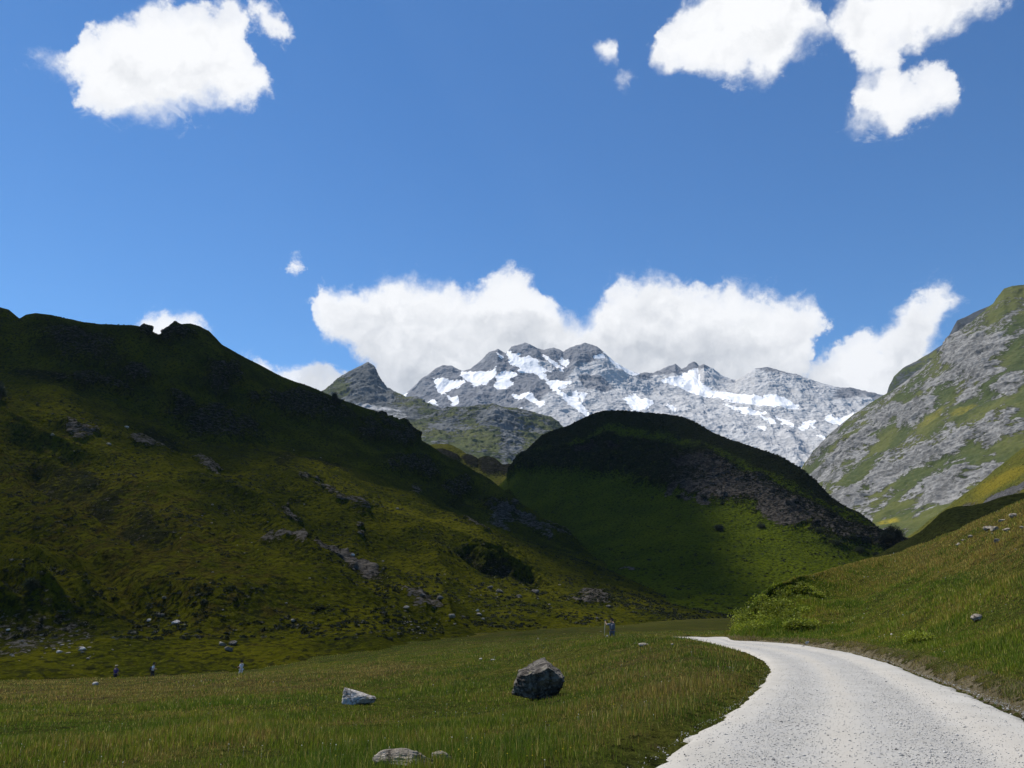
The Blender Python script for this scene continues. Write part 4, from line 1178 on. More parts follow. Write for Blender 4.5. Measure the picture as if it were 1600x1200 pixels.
def ico(sub):
    import bmesh
    bm = bmesh.new(); bmesh.ops.create_icosphere(bm, subdivisions=sub, radius=1)
    V = np.array([v.co[:] for v in bm.verts]); F = np.array([[v.index for v in f.verts] for f in bm.faces]); bm.free()
    return V, F
def rock_geo(seed, dims, planes=9, sub=5, rough=0.05, cuts=None):
    V, F = ico(sub)
    r = np.random.default_rng(seed)
    V = V * 1.15
    for k in range(planes):
        n = r.normal(size=3); n /= np.linalg.norm(n); d = 0.55 + 0.3 * r.random()
        s = V @ n; V = V - np.maximum(s - d, 0)[:, None] * n * 0.96
    for n, d in (cuts or []):
        n = np.array(n, float); n /= np.linalg.norm(n)
        s = V @ n; V = V - np.maximum(s - d, 0)[:, None] * n * 0.9
    V = V / np.abs(V).max(0)
    q = V + seed * 3.1
    nn = V / (np.linalg.norm(V, axis=1, keepdims=True) + 1e-6)
    V = V + nn * (rough * 1.6 * fbm(q * 1.7, 4, 0.55, 5) + rough * 0.9 * ridged(q * np.array([2, 2, 5]), 4, 0.6, 6))[:, None]
    V = V * np.array(dims) / 2
    return V, F
def rock(name, at, geo, mat, label, cat='rock', rot=0, group=None, sink=0.12):
    V, F = geo
    o = mesh_obj(name, V, F, mat)
    hz = (V[:, 2].max() - V[:, 2].min())
    o.location = (at[0], at[1], at[2] + hz / 2 - hz * sink)
    o.rotation_euler = (0, 0, R(rot))
    return tag(o, label, cat, group)
def ground_at(px, py, Y):
    p = P(px, py, Y)
    return np.array([p[0], p[1], float(meadow_h(np.array([p[0]]), np.array([p[1]]))[0])])

p = place(848, 1090, 'meadow')
sc = p[1] / 22
W = 84 / FPX * p[1] * 1.0
rock('boulder', p + [0, W * 0.30, 0], rock_geo(5, (W, W * 0.85, W * 0.72), 4, 6, 0.10,
     [((-0.45, -0.2, 0.9), 0.55), ((0.75, -0.1, 0.75), 0.62), ((0.1, -1, -0.25), 0.62), ((-0.9, 0, 0.25), 0.86), ((0, 0, -1), 0.5), ((-0.7, -0.6, 0.0), 0.72)]),
     RM_dark, 'big dark peaked boulder with a pale lit top standing in the meadow', 'boulder')
p = place(556, 1099, 'meadow')
W = 54 / FPX * p[1]
rock('boulder', p + [0, W * 0.2, 0], rock_geo(12, (W, W * 0.6, W * 0.50), 2, 6, 0.06,
     [((0.55, -0.25, 0.85), 0.30), ((-1, -0.1, 0.05), 0.72), ((0, 0, -1), 0.5), ((0.1, -0.9, 0.5), 0.45)]),
     RM_white, 'pale wedge shaped boulder in the meadow, blunt end to the left', 'boulder')
p = place(625, 1203, 'meadow'); W = 84 / FPX * p[1]
rock('boulder', p + [0, 0.1, 0.02], rock_geo(22, (W, W * 0.5, W * 0.34), 5, 6, 0.14), RM_pale, 'low ragged grey boulder cut off by the bottom edge of the picture', 'boulder', sink=0.25)
p = place(686, 1192, 'meadow'); W = 36 / FPX * p[1]
rock('boulder', p + [0, 0.05, 0], rock_geo(31, (W, W * 0.7, W * 0.8), 3, 6, 0.08, [((0, 0, 1), 0.55), ((-1, 0, 0), 0.7)]), RM_pale, 'square topped brownish boulder half hidden in grass at the bottom', 'boulder', sink=0.2)

def small_rock(px, py, wpx, patch, label, mat=None, asp=0.6, group=None, seed=None, name='rock', sink=0.25, sub=3):
    q = place(px, py, patch)
    W = wpx / FPX * q[1]
    sd = seed if seed is not None else rnd.randint(1, 999)
    return rock(name, q, rock_geo(sd, (W, W * 0.8, W * asp), 7, sub, 0.06), mat or RM_pale, label, group=group, rot=rnd.uniform(-25, 25), sink=sink)
small_rock(1527, 968, 20, 'grassy_bank', 'grey rounded rock alone in the grass halfway up the right bank', RM_pale, 0.7, sub=4)
small_rock(1146, 992, 10, 'meadow', 'pale rock at the foot of the bush beside the road bend', RM_white, 0.9, sub=4)
small_rock(1169, 950, 7, 'grassy_bank', 'small pale rock sticking out at the left end of the bank', RM_white, 0.8)
small_rock(1260, 1003, 7, 'grassy_bank', 'small white stone on the road verge below the bank', RM_white, 0.8)
small_rock(1255, 1007, 5, 'gravel_road', 'tiny white stone on the gravel at the right road edge', RM_white, 0.6)
small_rock(1392, 990, 5, 'grassy_bank', 'tiny white stone low on the right bank above the road', RM_white, 0.7)
for px, py, w_, lb in [(1585, 805, 16, 'pale cracked rock on the bank crest by the right picture edge'), (1566, 812, 10, 'small rock left of the cracked rock on the bank crest'),
                       (1542, 826, 14, 'dark sided rock on the bank crest above the shadowed slope'), (1573, 828, 12, 'dark rock below the crest near the right picture edge'),
                       (1555, 827, 14, 'flat pale rock between two darker rocks near the crest'), (1515, 838, 9, 'small round rock topmost on the left part of the crest'),
                       (1496, 850, 9, 'leftmost pale rock on the bank crest'), (1557, 846, 13, 'pale flat rock lying lower than the crest rocks'), (1598, 824, 10, 'orange tinted rock at the right picture edge'),
                       (1504, 843, 7, 'low rock embedded in dry turf beside the leftmost crest rock')]:
    small_rock(px, py, w_, 'grassy_bank', lb, RM_pale, 0.6, sub=4, sink=0.2)
for px, py, w_, lb in [(750, 959, 9, 'pale rock in the group on the valley floor right of the rocky outcrop'), (755, 965, 6, 'small pale rock touching the pale rock on the valley floor'), (706, 962, 11, 'brownish low rock on the flat right of the outcrop'),
                       (724, 962, 6, 'dark small rock standing alone beside the brownish rock'), (688, 934, 12, 'dark square rock above the valley floor'), (659, 928, 10, 'grey rock just left of the dark square rock'),
                       (747, 952, 6, 'whitish stone lying on the valley floor grass'), (932, 964, 6, 'dark little rock on the flat below the rock patch'), (952, 946, 7, 'pale rock at the right end of the dark outcrop'),
                       (634, 948, 10, 'rounded grey rock above the outcrop edge'), (812, 930, 8, 'pale rock below the dark hollow'), (766, 917, 10, 'pale rock at the lower lip of the dark hollow'),
                       (782, 923, 12, 'flat pale rock under the dark hollow'), (838, 924, 12, 'long flat rock at the right end of the dark hollow'), (621, 793, 6, 'lone pale rock high on the left hill centre'),
                       (232, 968, 8, 'whitish rock low on the left hill'), (275, 972, 13, 'grey rock on the left hill beside the whitish one'), (252, 961, 14, 'dark rock above the grey rock on the left hill'),
                       (130, 1014, 12, 'white rectangular block in the scree at far left'), (92, 1017, 9, 'white rock left of the rectangular block in the scree'), (14, 983, 6, 'white rock at the top left of the scree'),
                       (347, 1006, 13, 'grey rock cluster member at the foot of the left hill'), (357, 1014, 14, 'dark rounded rock at the foot of the left hill'), (365, 1005, 14, 'flat grey rock beside the dark rounded rock'),
                       (552, 866, 8, 'bright rock on the middle of the left hill'), (199, 666, 7, 'white rock in the shaded upper part of the left hill'), (172, 693, 8, 'pale pinkish rock on the upper left slope'),
                       (257, 933, 8, 'pale narrow rock on the lower left slope'), (457, 968, 7, 'pale rock near the spur end of the left hill'), (84, 678, 7, 'small pale rock near the left edge of the hill')]:
    small_rock(px, py, w_, 'long_hill', lb, RM_white if 'whit' in lb or 'bright' in lb else (RM_dark if 'dark' in lb else RM_pale), 0.6)
small_rock(1003, 1008, 16, 'meadow', 'flat pale rock lying in the grass to the right of the walker with poles', RM_pale, 0.35)
small_rock(1052, 965 + 40, 6, 'meadow', 'little grey stone beside the flat pale rock near the walker', RM_pale, 0.5)
small_rock(948, 993, 5, 'meadow', 'white stone just left of the walker with poles', RM_white, 0.7)
small_rock(752, 1029, 5, 'meadow', 'white stone in the meadow above the big dark boulder', RM_white, 0.8)
small_rock(770, 1030, 8, 'meadow', 'flat whitish stone right of the white stone in the meadow', RM_white, 0.4)
small_rock(150, 1068, 9, 'meadow', 'white stone in the meadow left of the walkers', RM_white, 0.7)
# many look-alike stones strewn over the hillside: copies
proto_r = [rock_geo(500 + k, (1, 0.8, 0.6), 7, 2, 0.06) for k in range(5)]
pm = []
for V_, F_ in proto_r:
    me = bpy.data.meshes.new('rock'); me.from_pydata([tuple(q) for q in V_], [], [tuple(int(i) for i in f) for f in F_]); me.materials.append(RM_pale)
    pm.append(me)
def strew(n, cx, cy, rx, ry, patch, label, group, smin, smax):
    for _ in range(n):
        px = cx + rnd.gauss(0, 1) * rx; py = cy + rnd.gauss(0, 1) * ry
        if px < 2 or px > 1590: continue
        q = place(px, py, patch)
        W = (smin + (smax - smin) * rnd.random() ** 2) / FPX * q[1]
        o = bpy.data.objects.new('rock', rnd.choice(pm))
        COL.objects.link(o)
        o.location = (q[0], q[1], q[2] + W * 0.12); o.scale = (W, W, W * rnd.uniform(0.6, 1.1)); o.rotation_euler = (0, 0, rnd.uniform(0, 6.28))
        tag(o, label, 'rock', group)
strew(70, 55, 1008, 60, 14, 'long_hill', 'small pale rock in the scree at the foot of the left hill', 'rocks in the scree', 2, 7)
strew(60, 720, 930, 110, 26, 'long_hill', 'small pale rock strewn on the gentle slope in the middle distance', 'rocks strewn on the slope', 1.5, 5)
strew(40, 330, 840, 170, 90, 'long_hill', 'small pale rock lying on the grassy left hillside', 'rocks on the left hillside', 1.5, 5)
strew(26, 655, 975, 22, 8, 'long_hill', 'small pale rock on the bare outcrop at the hill foot', 'rocks on the outcrop', 2, 5)
strew(30, 850, 985, 130, 12, 'meadow', 'small pale stone lying on the valley floor', 'stones on the valley floor', 1.5, 4)

# ------------------------------------------------------------------ trees and bushes
def leaf_cloud(n, R3, leaf, seed, clumps=26, flat=1.0):
    r = np.random.default_rng(seed)
    c = r.normal(size=(clumps, 3)); c /= np.linalg.norm(c, axis=1, keepdims=True); c *= (r.random((clumps, 1)) ** 0.4) * np.array(R3) * 0.8
    k = r.integers(clumps, size=n)
    q = r.normal(size=(n, 3)) * np.array(R3) * 0.20 + c[k]
    a = r.normal(size=(n, 3)); a /= np.linalg.norm(a, axis=1, keepdims=True)
    b = np.cross(a, r.normal(size=(n, 3))); b /= np.linalg.norm(b, axis=1, keepdims=True)
    s = leaf * (0.6 + 0.8 * r.random((n, 1)))
    V = np.stack([q - a * s, q + b * s * 0.5, q + a * s, q - b * s * 0.5], 1)
    F = (np.arange(n) * 4)[:, None] + np.arange(4)[None]
    tint = np.repeat((0.6 + 0.8 * r.random(clumps))[k] * (0.7 + 0.6 * r.random(n)), 4)
    return V.reshape(-1, 3), F, tint
def tube(pts, rad, n=7):
    V = []; F = []
    pts = [Vector(q) for q in pts]
    for i, q in enumerate(pts):
        d = (pts[min(i + 1, len(pts) - 1)] - pts[max(i - 1, 0)]).normalized()
        a = d.orthogonal().normalized(); b = d.cross(a)
        for j in range(n):
            t = 2 * math.pi * j / n
            V.append(q + (a * math.cos(t) + b * math.sin(t)) * rad[i])
        if i:
            o = (i - 1) * n
            for j in range(n): F.append((o + j, o + (j + 1) % n, o + n + (j + 1) % n, o + n + j))
    F.append(tuple(range(n))[::-1]); F.append(tuple(range(len(V) - n, len(V))))
    return V, F
def join(parts):
    V = []; F = []
    for v, f in parts:
        o = len(V); V += [tuple(q) for q in v]; F += [tuple(i + o for i in ff) for ff in f]
    return np.array(V), F
bark_m, _k = bsdf_mat('bark'); finish(_k, _k.mix(_k.noise(pos(_k), 6, 5), (0.03, 0.022, 0.015), (0.09, 0.07, 0.05)), 0.9)
def plant(name, at, h, w, label, cat, leafn, leaf, tone, seed, trunk=0.3, group=None):
    root = bpy.data.objects.new(name, None); COL.objects.link(root); root.location = tuple(at)
    tag(root, label, cat, group)
    r = random.Random(seed)
    parts = [tube([(0, 0, -0.1 * h), (0.02 * h, 0, h * 0.3), (-0.02 * h, 0.01 * h, h * 0.75)], [h * 0.035, h * 0.026, h * 0.008])]
    for k in range(9):
        z = h * r.uniform(0.12, 0.6); a = r.uniform(0, 6.28); l = w * r.uniform(0.3, 0.48)
        parts.append(tube([(0, 0, z), (math.cos(a) * l * .5, math.sin(a) * l * .5, z + h * 0.08), (math.cos(a) * l, math.sin(a) * l, z + h * 0.2)], [h * 0.014, h * 0.01, h * 0.004], 5))
    V, F = join(parts)
    mesh_obj('trunk', V, F, bark_m, root)
    V, F, t = leaf_cloud(leafn, (w / 2, w / 2, h * (1 - trunk) / 2), leaf, seed)
    V[:, 2] += h * (trunk + (1 - trunk) / 2)
    mesh_obj('crown', V, F, GM, root, smooth=False, cols={'tone': t[:, None] * np.array(tone)})
    return root
GD = (0.030, 0.042, 0.016)
q = place(1398, 848, 'knoll_hill'); plant('tree', q - [0, 0, 0.5], 9.5, 9.0, 'dark bushy tree at the right end of the central knoll', 'tree', 9000, 0.22, (0.022, 0.028, 0.012), 3, 0.1)
q = place(1384, 846, 'knoll_hill'); plant('tree', q - [0, 0, 0.5], 6.0, 7.0, 'low dark tree left of the bushy one at the knoll end', 'tree', 6000, 0.2, (0.024, 0.030, 0.013), 4, 0.1)
q = place(525, 628, 'long_hill'); plant('tree', q - [0, 0, 0.4], 6.0, 4.0, 'small dark tree standing on the skyline of the left hill', 'tree', 3500, 0.18, (0.024, 0.034, 0.014), 5, 0.15)
q = place(532, 632, 'long_hill'); plant('tree', q - [0, 0, 0.4], 3.8, 3.4, 'lower dark tree just right of the skyline tree', 'tree', 2500, 0.18, (0.024, 0.034, 0.014), 6, 0.15)
q = place(1, 622, 'long_hill'); plant('tree', q - [0, 0, 0.4], 6.5, 4.0, 'dark tree cut by the left picture edge on the hill', 'tree', 3500, 0.18, GD, 7, 0.1)
q = place(1125, 826, 'knoll_hill'); plant('shrub', q - [0, 0, 0.6], 3.4, 5.4, 'round dark shrub alone on the sunlit grass of the knoll', 'shrub', 3500, 0.16, GD, 8, 0.05)
q = place(52, 920, 'long_hill'); plant('shrub', q - [0, 0, 0.3], 2.2, 2.6, 'dark round shrub on the lower left hillside', 'shrub', 2500, 0.1, GD, 9, 0.05)
q = place(120, 590, 'long_hill'); plant('shrub', q - [0, 0, 0.3], 2.6, 3.0, 'dark shrub high on the shaded left hill', 'shrub', 2000, 0.14, GD, 19, 0.05)
for px, py, s_, lb in [(1060, 775, 2.6, 'dark shrub under the rocky band of the knoll'), (1097, 777, 2.4, 'small shrub right of the one under the knoll rocks'), (1128, 785, 1.6, 'tiny shrub on the knoll grass near the rocks'),
                       (1190, 822, 2.6, 'low shrub below the rock band on the knoll'), (1020, 775, 1.2, 'tiny dark shrub at the left of the knoll rocks'), (1310, 850, 3.4, 'shrub on the dark right flank of the knoll'),
                       (1345, 862, 3.6, 'broad shrub low on the right flank of the knoll'), (1370, 868, 3.0, 'shrub beside the broad one near the knoll end'), (1280, 830, 3.0, 'shrub higher on the right flank of the knoll'),
                       (1330, 840, 3.0, 'shrub near the crest of the right flank of the knoll')]:
    q = place(px, py, 'knoll_hill'); plant('shrub', q - [0, 0, 0.4], s_, s_ * 1.5, lb, 'shrub', 1500, 0.16, GD, int(px), 0.05)
# heather and dwarf juniper tufts on the hills
def heather(name, patch, n, cond, size, label, tone=(0.020, 0.024, 0.009), leaves=14):
    V = PATCH[patch]; nv, nu = V.shape[:2]
    i = rng.integers(int(nv * 0.06), nv - 2, n * 4); j = rng.integers(1, nu - 2, n * 4)
    p = V[i, j]; X, Yp = proj(p)
    w = cond(X, Yp, p)
    ok = (rng.random(len(p)) < w) & (X > -60) & (X < 1660)
    p = p[ok][:n]; m = len(p)
    s = size * (0.4 + 1.1 * rng.random(m) ** 1.6) * 0.8
    c = rng.normal(size=(m, leaves, 3)); c /= np.linalg.norm(c, axis=-1, keepdims=True)
    c = c * (rng.random((m, leaves, 1)) ** 0.4) * s[:, None, None] * np.array([1, 1, 0.55]); c[..., 2] = np.abs(c[..., 2])
    c += p[:, None]
    a = rng.normal(size=(m, leaves, 3)); a /= np.linalg.norm(a, axis=-1, keepdims=True)
    b = np.cross(a, rng.normal(size=(m, leaves, 3))); b /= np.linalg.norm(b, axis=-1, keepdims=True)
    q = s[:, None, None] * 0.42
    VV = np.stack([c - a * q, c + b * q * 0.7, c + a * q, c - b * q * 0.7], 2).reshape(-1, 3)
    F = (np.arange(m * leaves) * 4)[:, None] + np.arange(4)[None]
    t = np.repeat((0.6 + 0.9 * rng.random(m)), leaves * 4)[:, None] * np.array(tone) * np.repeat(0.7 + 0.6 * rng.random(m * leaves), 4)[:, None]
    o = mesh_obj(name, VV, F, GM, smooth=False, cols={'tone': t})
    tag(o, label, 'heather', kind='stuff')
heather('heather_on_long_hill', 'long_hill', 13000, lambda X, Y, p: np.clip(0.25 + 1.6 * fbm(p / 22.0, 3, 0.5, 731) + 0.5 * fbm(p / 5.0, 2, 0.5, 733), 0.02, 1) * (Y < 1000), 0.55, 'dark heather tufts dotted over the long left hill')
heather('heather_on_knoll', 'knoll_hill', 7000, lambda X, Y, p: np.clip(0.05 + 0.9 * ss(-Y, -np.interp(X, [730, 950, 1100, 1300, 1420], [760, 745, 790, 855, 890]), -np.interp(X, [730, 950, 1100, 1300, 1420], [700, 690, 720, 800, 850])) + 0.5 * fbm(p / 9.0, 2, 0.5, 737), 0.01, 1), 0.8, 'dark heather and juniper tufts over the crest of the knoll')
# leafy bushes at the left end of the bank
YG = (0.20, 0.23, 0.02)
for px, py, s_, lb in [(1186, 962, 1.5, 'leafy yellow green bush at the left end of the bank'), (1200, 945, 1.4, 'upper leafy bush on the bank end'), (1222, 935, 1.3, 'leafy bush on top of the bank near its left end'),
                       (1215, 968, 1.3, 'leafy bush low on the bank above the road bend'), (1240, 955, 1.2, 'leafy bush in the middle of the bank shrubs'), (1180, 982, 1.1, 'lowest leafy bush beside the road bend'),
                       (1250, 975, 1.0, 'rightmost low leafy bush above the verge'), (1262, 925, 0.9, 'rightmost leafy bush along the bank top'), (1246, 918, 0.9, 'leafy bush on the bank rim left of the rightmost one'), (1230, 922, 0.8, 'small leafy bush on the rim between two others')]:
    q = place(px, py, 'grassy_bank'); plant('bush', q - [0, 0, 0.5 * s_], s_ * 0.9, s_ * 1.9, lb, 'bush', 5200, 0.05, YG, int(px) + 1, 0.02)
q = place(1438, 1000, 'grassy_bank'); plant('bush', q - [0, 0, 0.15], 0.5, 1.1, 'small green leafy clump low on the bank', 'bush', 2600, 0.03, YG, 71, 0.02)

# ------------------------------------------------------------------ people
def skin_mesh(name, verts, edges, rads, mat, parent, sub=2, root=0):
    me = bpy.data.meshes.new(name); me.from_pydata(verts, edges, [])
    o = bpy.data.objects.new(name, me); COL.objects.link(o)
    if parent: o.parent = parent
    sk = o.modifiers.new('skin', 'SKIN'); sk.use_smooth_shade = True
    for i, r_ in enumerate(rads):
        me.skin_vertices[0].data[i].radius = (r_, r_) if not isinstance(r_, tuple) else r_
    me.skin_vertices[0].data[root].use_root = True
    s = o.modifiers.new('sub', 'SUBSURF'); s.levels = s.render_levels = sub
    me.materials.append(mat)
    return o
def flat_mat(name, c, rough=0.8):
    m, k = bsdf_mat(name)
    n = k.noise(k.n('ShaderNodeTexCoord').outputs['Object'], 30.0, 4, 0.6)
    finish(k, k.mix(n, tuple(q * 0.8 for q in c), tuple(min(q * 1.15, 0.9) for q in c)), rough, n, 0.003, 0.4)
    return m
SKIN = flat_mat('skin', (0.42, 0.25, 0.17))
def person(at, rot, label, shirt, trousers, hair, pack=None, poles=False, arms='down', hat=None, sc=1.0, lean=0.0):
    root = bpy.data.objects.new('person', None); COL.objects.link(root)
    root.location = tuple(at); root.rotation_euler = (0, 0, R(rot)); root.scale = (sc,) * 3
    tag(root, label, 'person', 'walkers in the valley')
    L = lean
    # joints (facing -y)
    J = {'pel': (0, 0, 0.95), 'wst': (0, -0.02 * L, 1.10), 'chs': (0, -0.10 * L, 1.32), 'nek': (0, -0.14 * L, 1.48), 'hd0': (0, -0.02 - 0.15 * L, 1.56), 'hd1': (0, -0.02 - 0.16 * L, 1.66), 'hd2': (0, 0 - 0.16 * L, 1.74)}
    V = [J['pel'], J['wst'], J['chs'], J['nek'], J['hd0'], J['hd1'], J['hd2']]
    E = [(0, 1), (1, 2), (2, 3), (3, 4), (4, 5), (5, 6)]
    Rr = [(0.15, 0.11), (0.13, 0.09), (0.16, 0.11), 0.055, 0.075, 0.10, 0.07]
    hands = []
    for s in (-1, 1):
        b = len(V)
        V += [(s * 0.19, -0.12 * L, 1.42)]
        if arms == 'up' :
            el_, wr = (s * 0.30, -0.20, 1.36), (s * 0.30, -0.36, 1.52)
        elif arms == 'bent':
            el_, wr = (s * 0.27, -0.02, 1.16), (s * 0.20, -0.27, 1.18)
        else:
            el_, wr = (s * 0.26, 0.03 * s, 1.15), (s * 0.27, -0.10 * s - 0.05, 0.92)
        hd = (wr[0], wr[1] - 0.06, wr[2] - 0.05 if arms != 'up' else wr[2] + 0.04)
        V += [el_, wr, hd]; E += [(2, b), (b, b + 1), (b + 1, b + 2), (b + 2, b + 3)]; Rr += [0.062, 0.043, 0.028, 0.036]
        hands.append((wr, hd))
        b = len(V); st = 0.16 * s
        V += [(s * 0.10, 0, 0.88), (s * 0.11, -0.03 - st * 0.6, 0.50), (s * 0.11, 0.03 - st, 0.09), (s * 0.12, -0.12 - st, 0.04)]
        E += [(0, b), (b, b + 1), (b + 1, b + 2), (b + 2, b + 3)]; Rr += [0.088, 0.06, 0.042, 0.035]
    body = skin_mesh('body', V, E, Rr, SKIN, root)
    # nose, ears
    f = skin_mesh('face', [(0, -0.10 - 0.16 * L, 1.67), (0, -0.135 - 0.16 * L, 1.635), (0, -0.11 - 0.16 * L, 1.61)], [(0, 1), (1, 2)], [0.010, 0.016, 0.010], SKIN, body, 1)
    for s, (wr, hd) in zip((-1, 1), hands):
        for k in range(5):
            off = (k - 1.5) * 0.018 if k < 4 else -0.045 * s
            a0 = (hd[0] + off * 0.9, hd[1], hd[2]); ln = [0.06, 0.07, 0.065, 0.05, 0.045][k]
            a1 = (a0[0], a0[1] - ln * 0.5, a0[2] - ln * 0.6); a2 = (a1[0], a1[1] + 0.005, a1[2] - ln * 0.5)
            skin_mesh('finger', [hd, a0, a1, a2], [(0, 1), (1, 2), (2, 3)], [0.012, 0.010, 0.009, 0.007], SKIN, body, 1)
    # clothing
    sv = [V[0], V[1], V[2], (0, -0.13 * L, 1.45)]; se = [(0, 1), (1, 2), (2, 3)]; sr = [(0.175, 0.135), (0.16, 0.12), (0.19, 0.135), (0.09, 0.08)]
    for s in (-1, 1):
        b = len(sv); i0 = 7 if s < 0 else 15
        sv += [V[i0], V[i0 + 1]]; se += [(2, b), (b, b + 1)]; sr += [0.08, 0.062]
    skin_mesh('shirt', sv, se, sr, shirt, root)
    tv = [(0, 0, 0.97)]; te = []; tr = [(0.18, 0.14)]
    for s in (-1, 1):
        b = len(tv); i0 = 11 if s < 0 else 19
        tv += [V[i0], V[i0 + 1], V[i0 + 2]]; te += [(0, b), (b, b + 1), (b + 1, b + 2)]; tr += [0.108, 0.08, 0.06]
    skin_mesh('trousers', tv, te, tr, trousers, root)
    hx = -0.16 * L
    skin_mesh('hair', [(0, 0.035 + hx, 1.62), (0, 0.03 + hx, 1.70), (0, -0.01 + hx, 1.765)], [(0, 1), (1, 2)], [0.085, 0.108, 0.08], hair, root, root=1)
    if hat:
        v, fcs = tube([(0, hx, 1.73), (0, hx, 1.745), (0, hx, 1.80), (0, hx, 1.835)], [0.17, 0.16, 0.10, 0.07], 18)
        mesh_obj('hat', np.array(v), fcs, hat, root)
    if pack:
        skin_mesh('backpack', [(0, 0.20, 1.02), (0, 0.22, 1.22), (0, 0.19 - 0.1 * L, 1.42)], [(0, 1), (1, 2)], [(0.14, 0.09), (0.16, 0.11), (0.13, 0.08)], pack, root, root=1)
    if poles:
        for s, (wr, hd) in zip((-1, 1), hands):
            v, fcs = tube([(hd[0], hd[1], hd[2] + 0.10), (hd[0] + 0.05 * s, hd[1] - 0.22, 0.02)], [0.012, 0.007], 6)
            o = mesh_obj('walking_pole', np.array(v), fcs, flat_mat('pole_metal', (0.6, 0.6, 0.6), 0.35)); o.matrix_world = Matrix.Translation(Vector(at)) @ Matrix.Rotation(R(rot), 4, 'Z')
            tag(o, 'thin %s hand walking pole held by the walker beyond the boulder' % ('left' if s > 0 else 'right'), 'walking pole', 'walking poles')
    return root
WHITE = flat_mat('white_cotton', (0.80, 0.80, 0.78)); DARKC = flat_mat('dark_cloth', (0.03, 0.03, 0.035)); PURP = flat_mat('purple_cloth', (0.09, 0.05, 0.17))
HAIRD = flat_mat('dark_hair', (0.02, 0.016, 0.013)); TAN = flat_mat('straw_hat', (0.45, 0.38, 0.22)); GREYB = flat_mat('grey_blue_cloth', (0.13, 0.14, 0.17)); HAIRB = flat_mat('brown_hair', (0.10, 0.06, 0.035))
q = ground_at(179, 1066, 84); person(q, 160, 'walker in purple top with straw hat, leftmost of the walkers in the meadow', PURP, DARKC, HAIRB, None, hat=TAN)
q = ground_at(237, 1061, 86); person(q, 100, 'walker in white shirt and dark backpack between the purple and the right walker', WHITE, DARKC, HAIRD, DARKC, arms='bent', lean=0.4)
q = ground_at(376, 1056, 88); person(q, 250, 'walker in long white shirt with dark hair, rightmost of the three in the meadow', WHITE, WHITE, HAIRD, None, arms='bent')
q = ground_at(957, 1010, 58); person(q, 200, 'walker with grey blue backpack and raised poles near the road bend', GREYB, GREYB, HAIRB, GREYB, poles=True, arms='up')

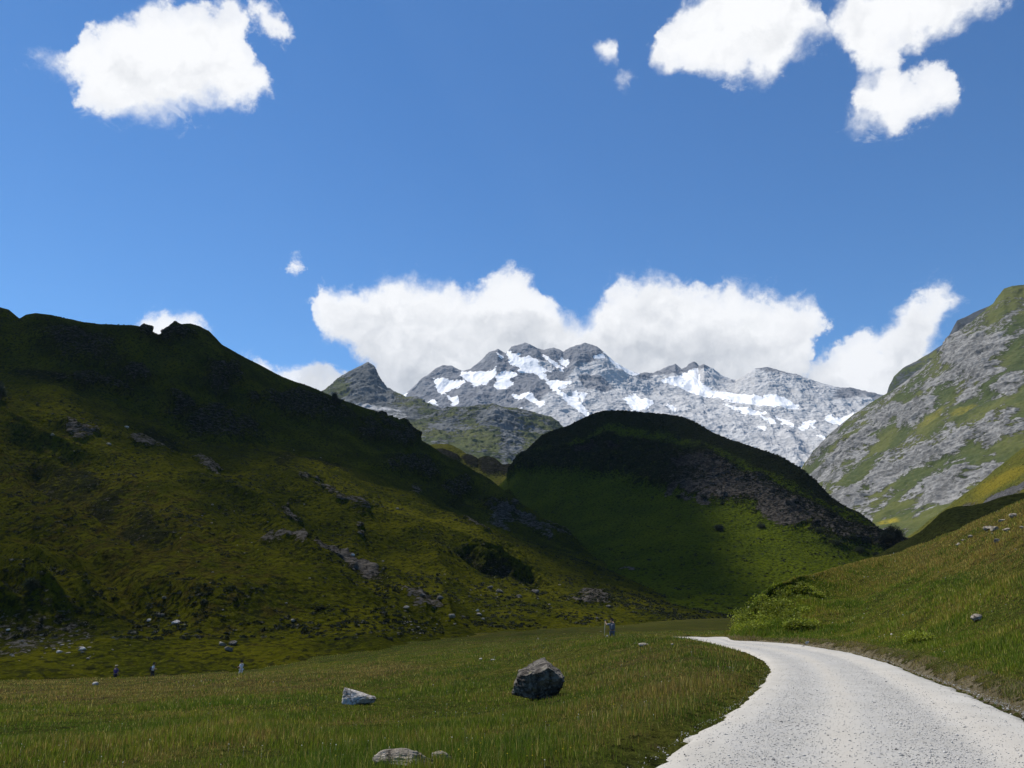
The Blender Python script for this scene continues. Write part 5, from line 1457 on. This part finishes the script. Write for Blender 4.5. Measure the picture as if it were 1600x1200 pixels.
# ------------------------------------------------------------------ unseen cloud, shaped from the shade maps to darken the hills
def shade_cloud():
    H = 1950.0
    cell = 14.0
    pts = []; val = []
    for V, s in SHADE_SRC:
        v = V.reshape(-1, 3); s = np.asarray(s).ravel()
        keep = rng.random(len(v)) < 0.7
        v, s = v[keep], s[keep]
        t = (H - v[:, 2]) / SUN_DIR[2]
        pts.append(v[:, :2] + t[:, None] * SUN_DIR[None, :2]); val.append(s)
    pts = np.vstack(pts); val = np.concatenate(val)
    mn = pts.min(0) - 200; mx = pts.max(0) + 200
    nx, ny = ((mx - mn) / cell).astype(int) + 1
    ij = ((pts - mn) / cell).astype(int)
    idx = ij[:, 1] * nx + ij[:, 0]
    S = np.bincount(idx, val, nx * ny).reshape(ny, nx); C = np.bincount(idx, minlength=nx * ny).reshape(ny, nx).astype(float)
    def blur(A, it):
        for _ in range(it):
            A = np.pad(A, 1, 'edge'); A = (A[:-2] + 2 * A[1:-1] + A[2:]) / 4; A = (A[:, :-2] + 2 * A[:, 1:-1] + A[:, 2:]) / 4
        return A
    C = (C > 0) * 1.0 * (S >= 0); M = np.where(C > 0, S / np.maximum(np.bincount(idx, minlength=nx * ny).reshape(ny, nx), 1), 0)
    # fill gaps, fade beyond the hills
    A = M.copy(); K = C.copy()
    for it in (1, 1, 2, 3, 4, 5):
        a, b = blur(A * K, it), blur(K, it)
        fillv = np.where(b > 0.02, a / np.maximum(b, 1e-6), 0)
        A = np.where(K > 0, A, fillv); K = np.where(K > 0, K, (b > 0.02) * 1.0)
    A = A * (K > 0)
    A = blur(A, 1)
    dens = 0.02
    tau = -np.log(1 - np.clip(A, 0, 1) * 0.965)
    T = tau / dens * SUN_DIR[2]
    T = np.where(A < 0.04, 0, T)
    T[0] = T[-1] = 0; T[:, 0] = T[:, -1] = 0
    gx, gy = np.meshgrid(mn[0] + (np.arange(nx) + 0.5) * cell, mn[1] + (np.arange(ny) + 0.5) * cell)
    g = np.stack([gx, gy, 0 * gx], -1)
    T = T * (1 + 0.18 * fbm(g / 120.0, 4, 0.55, 501))
    lo = H - T * 0.35; hi = H + T * 0.65
    top = np.stack([gx, gy, hi], -1); bot = np.stack([gx, gy, lo], -1)
    act = (T > 0)
    fc = act[:-1, :-1] | act[1:, :-1] | act[:-1, 1:] | act[1:, 1:]
    q = grid_faces(ny, nx).reshape(ny - 1, nx - 1, 4)[fc]
    F = np.vstack([q, q[:, ::-1] + nx * ny])
    V = np.vstack([top.reshape(-1, 3), bot.reshape(-1, 3)])
    same = ~act.ravel()
    # weld the rim: lower vertices with no thickness reuse the upper ones
    remap = np.arange(2 * nx * ny); remap[nx * ny:][same] = np.arange(nx * ny)[same]
    F = remap[F]
    used = np.unique(F); inv = np.zeros(len(V), int); inv[used] = np.arange(len(used))
    V = V[used]; F = inv[F]
    m = bpy.data.materials.new('shade_cloud_vapour'); m.use_nodes = True
    k = NT(m.node_tree)
    vol = k.n('ShaderNodeVolumePrincipled'); k.set(vol.inputs['Color'], (0.95, 0.96, 0.98)); vol.inputs['Density'].default_value = dens; vol.inputs['Anisotropy'].default_value = 0.3
    o = k.n('ShaderNodeOutputMaterial'); k.t.links.new(vol.outputs[0], o.inputs['Volume'])
    ob = mesh_obj('cloud', V, F, m)
    tag(ob, 'broad unseen cloud overhead, shaped to shade the upper hills', 'cloud', kind='stuff')
shade_cloud()

# ------------------------------------------------------------------ air
if HAZE:
    m = bpy.data.materials.new('air'); m.use_nodes = True
    k = NT(m.node_tree)
    vol = k.n('ShaderNodeVolumePrincipled'); k.set(vol.inputs['Color'], (0.62, 0.78, 1.0)); vol.inputs['Density'].default_value = HAZE_DENSITY; vol.inputs['Anisotropy'].default_value = 0.2
    o = k.n('ShaderNodeOutputMaterial'); k.t.links.new(vol.outputs[0], o.inputs['Volume'])
    x0, x1, y0, y1, z0, z1 = -31000, 31000, -31000, 31000, -17, 1700
    V = [(x, y, z) for z in (z0, z1) for y in (y0, y1) for x in (x0, x1)]
    F = [(0, 2, 3, 1), (4, 5, 7, 6), (0, 1, 5, 4), (2, 6, 7, 3), (0, 4, 6, 2), (1, 3, 7, 5)]
    ob = mesh_obj('haze', np.array(V, float), F, m, smooth=False)
    tag(ob, 'thin bluish air in the valley', 'haze', kind='stuff')
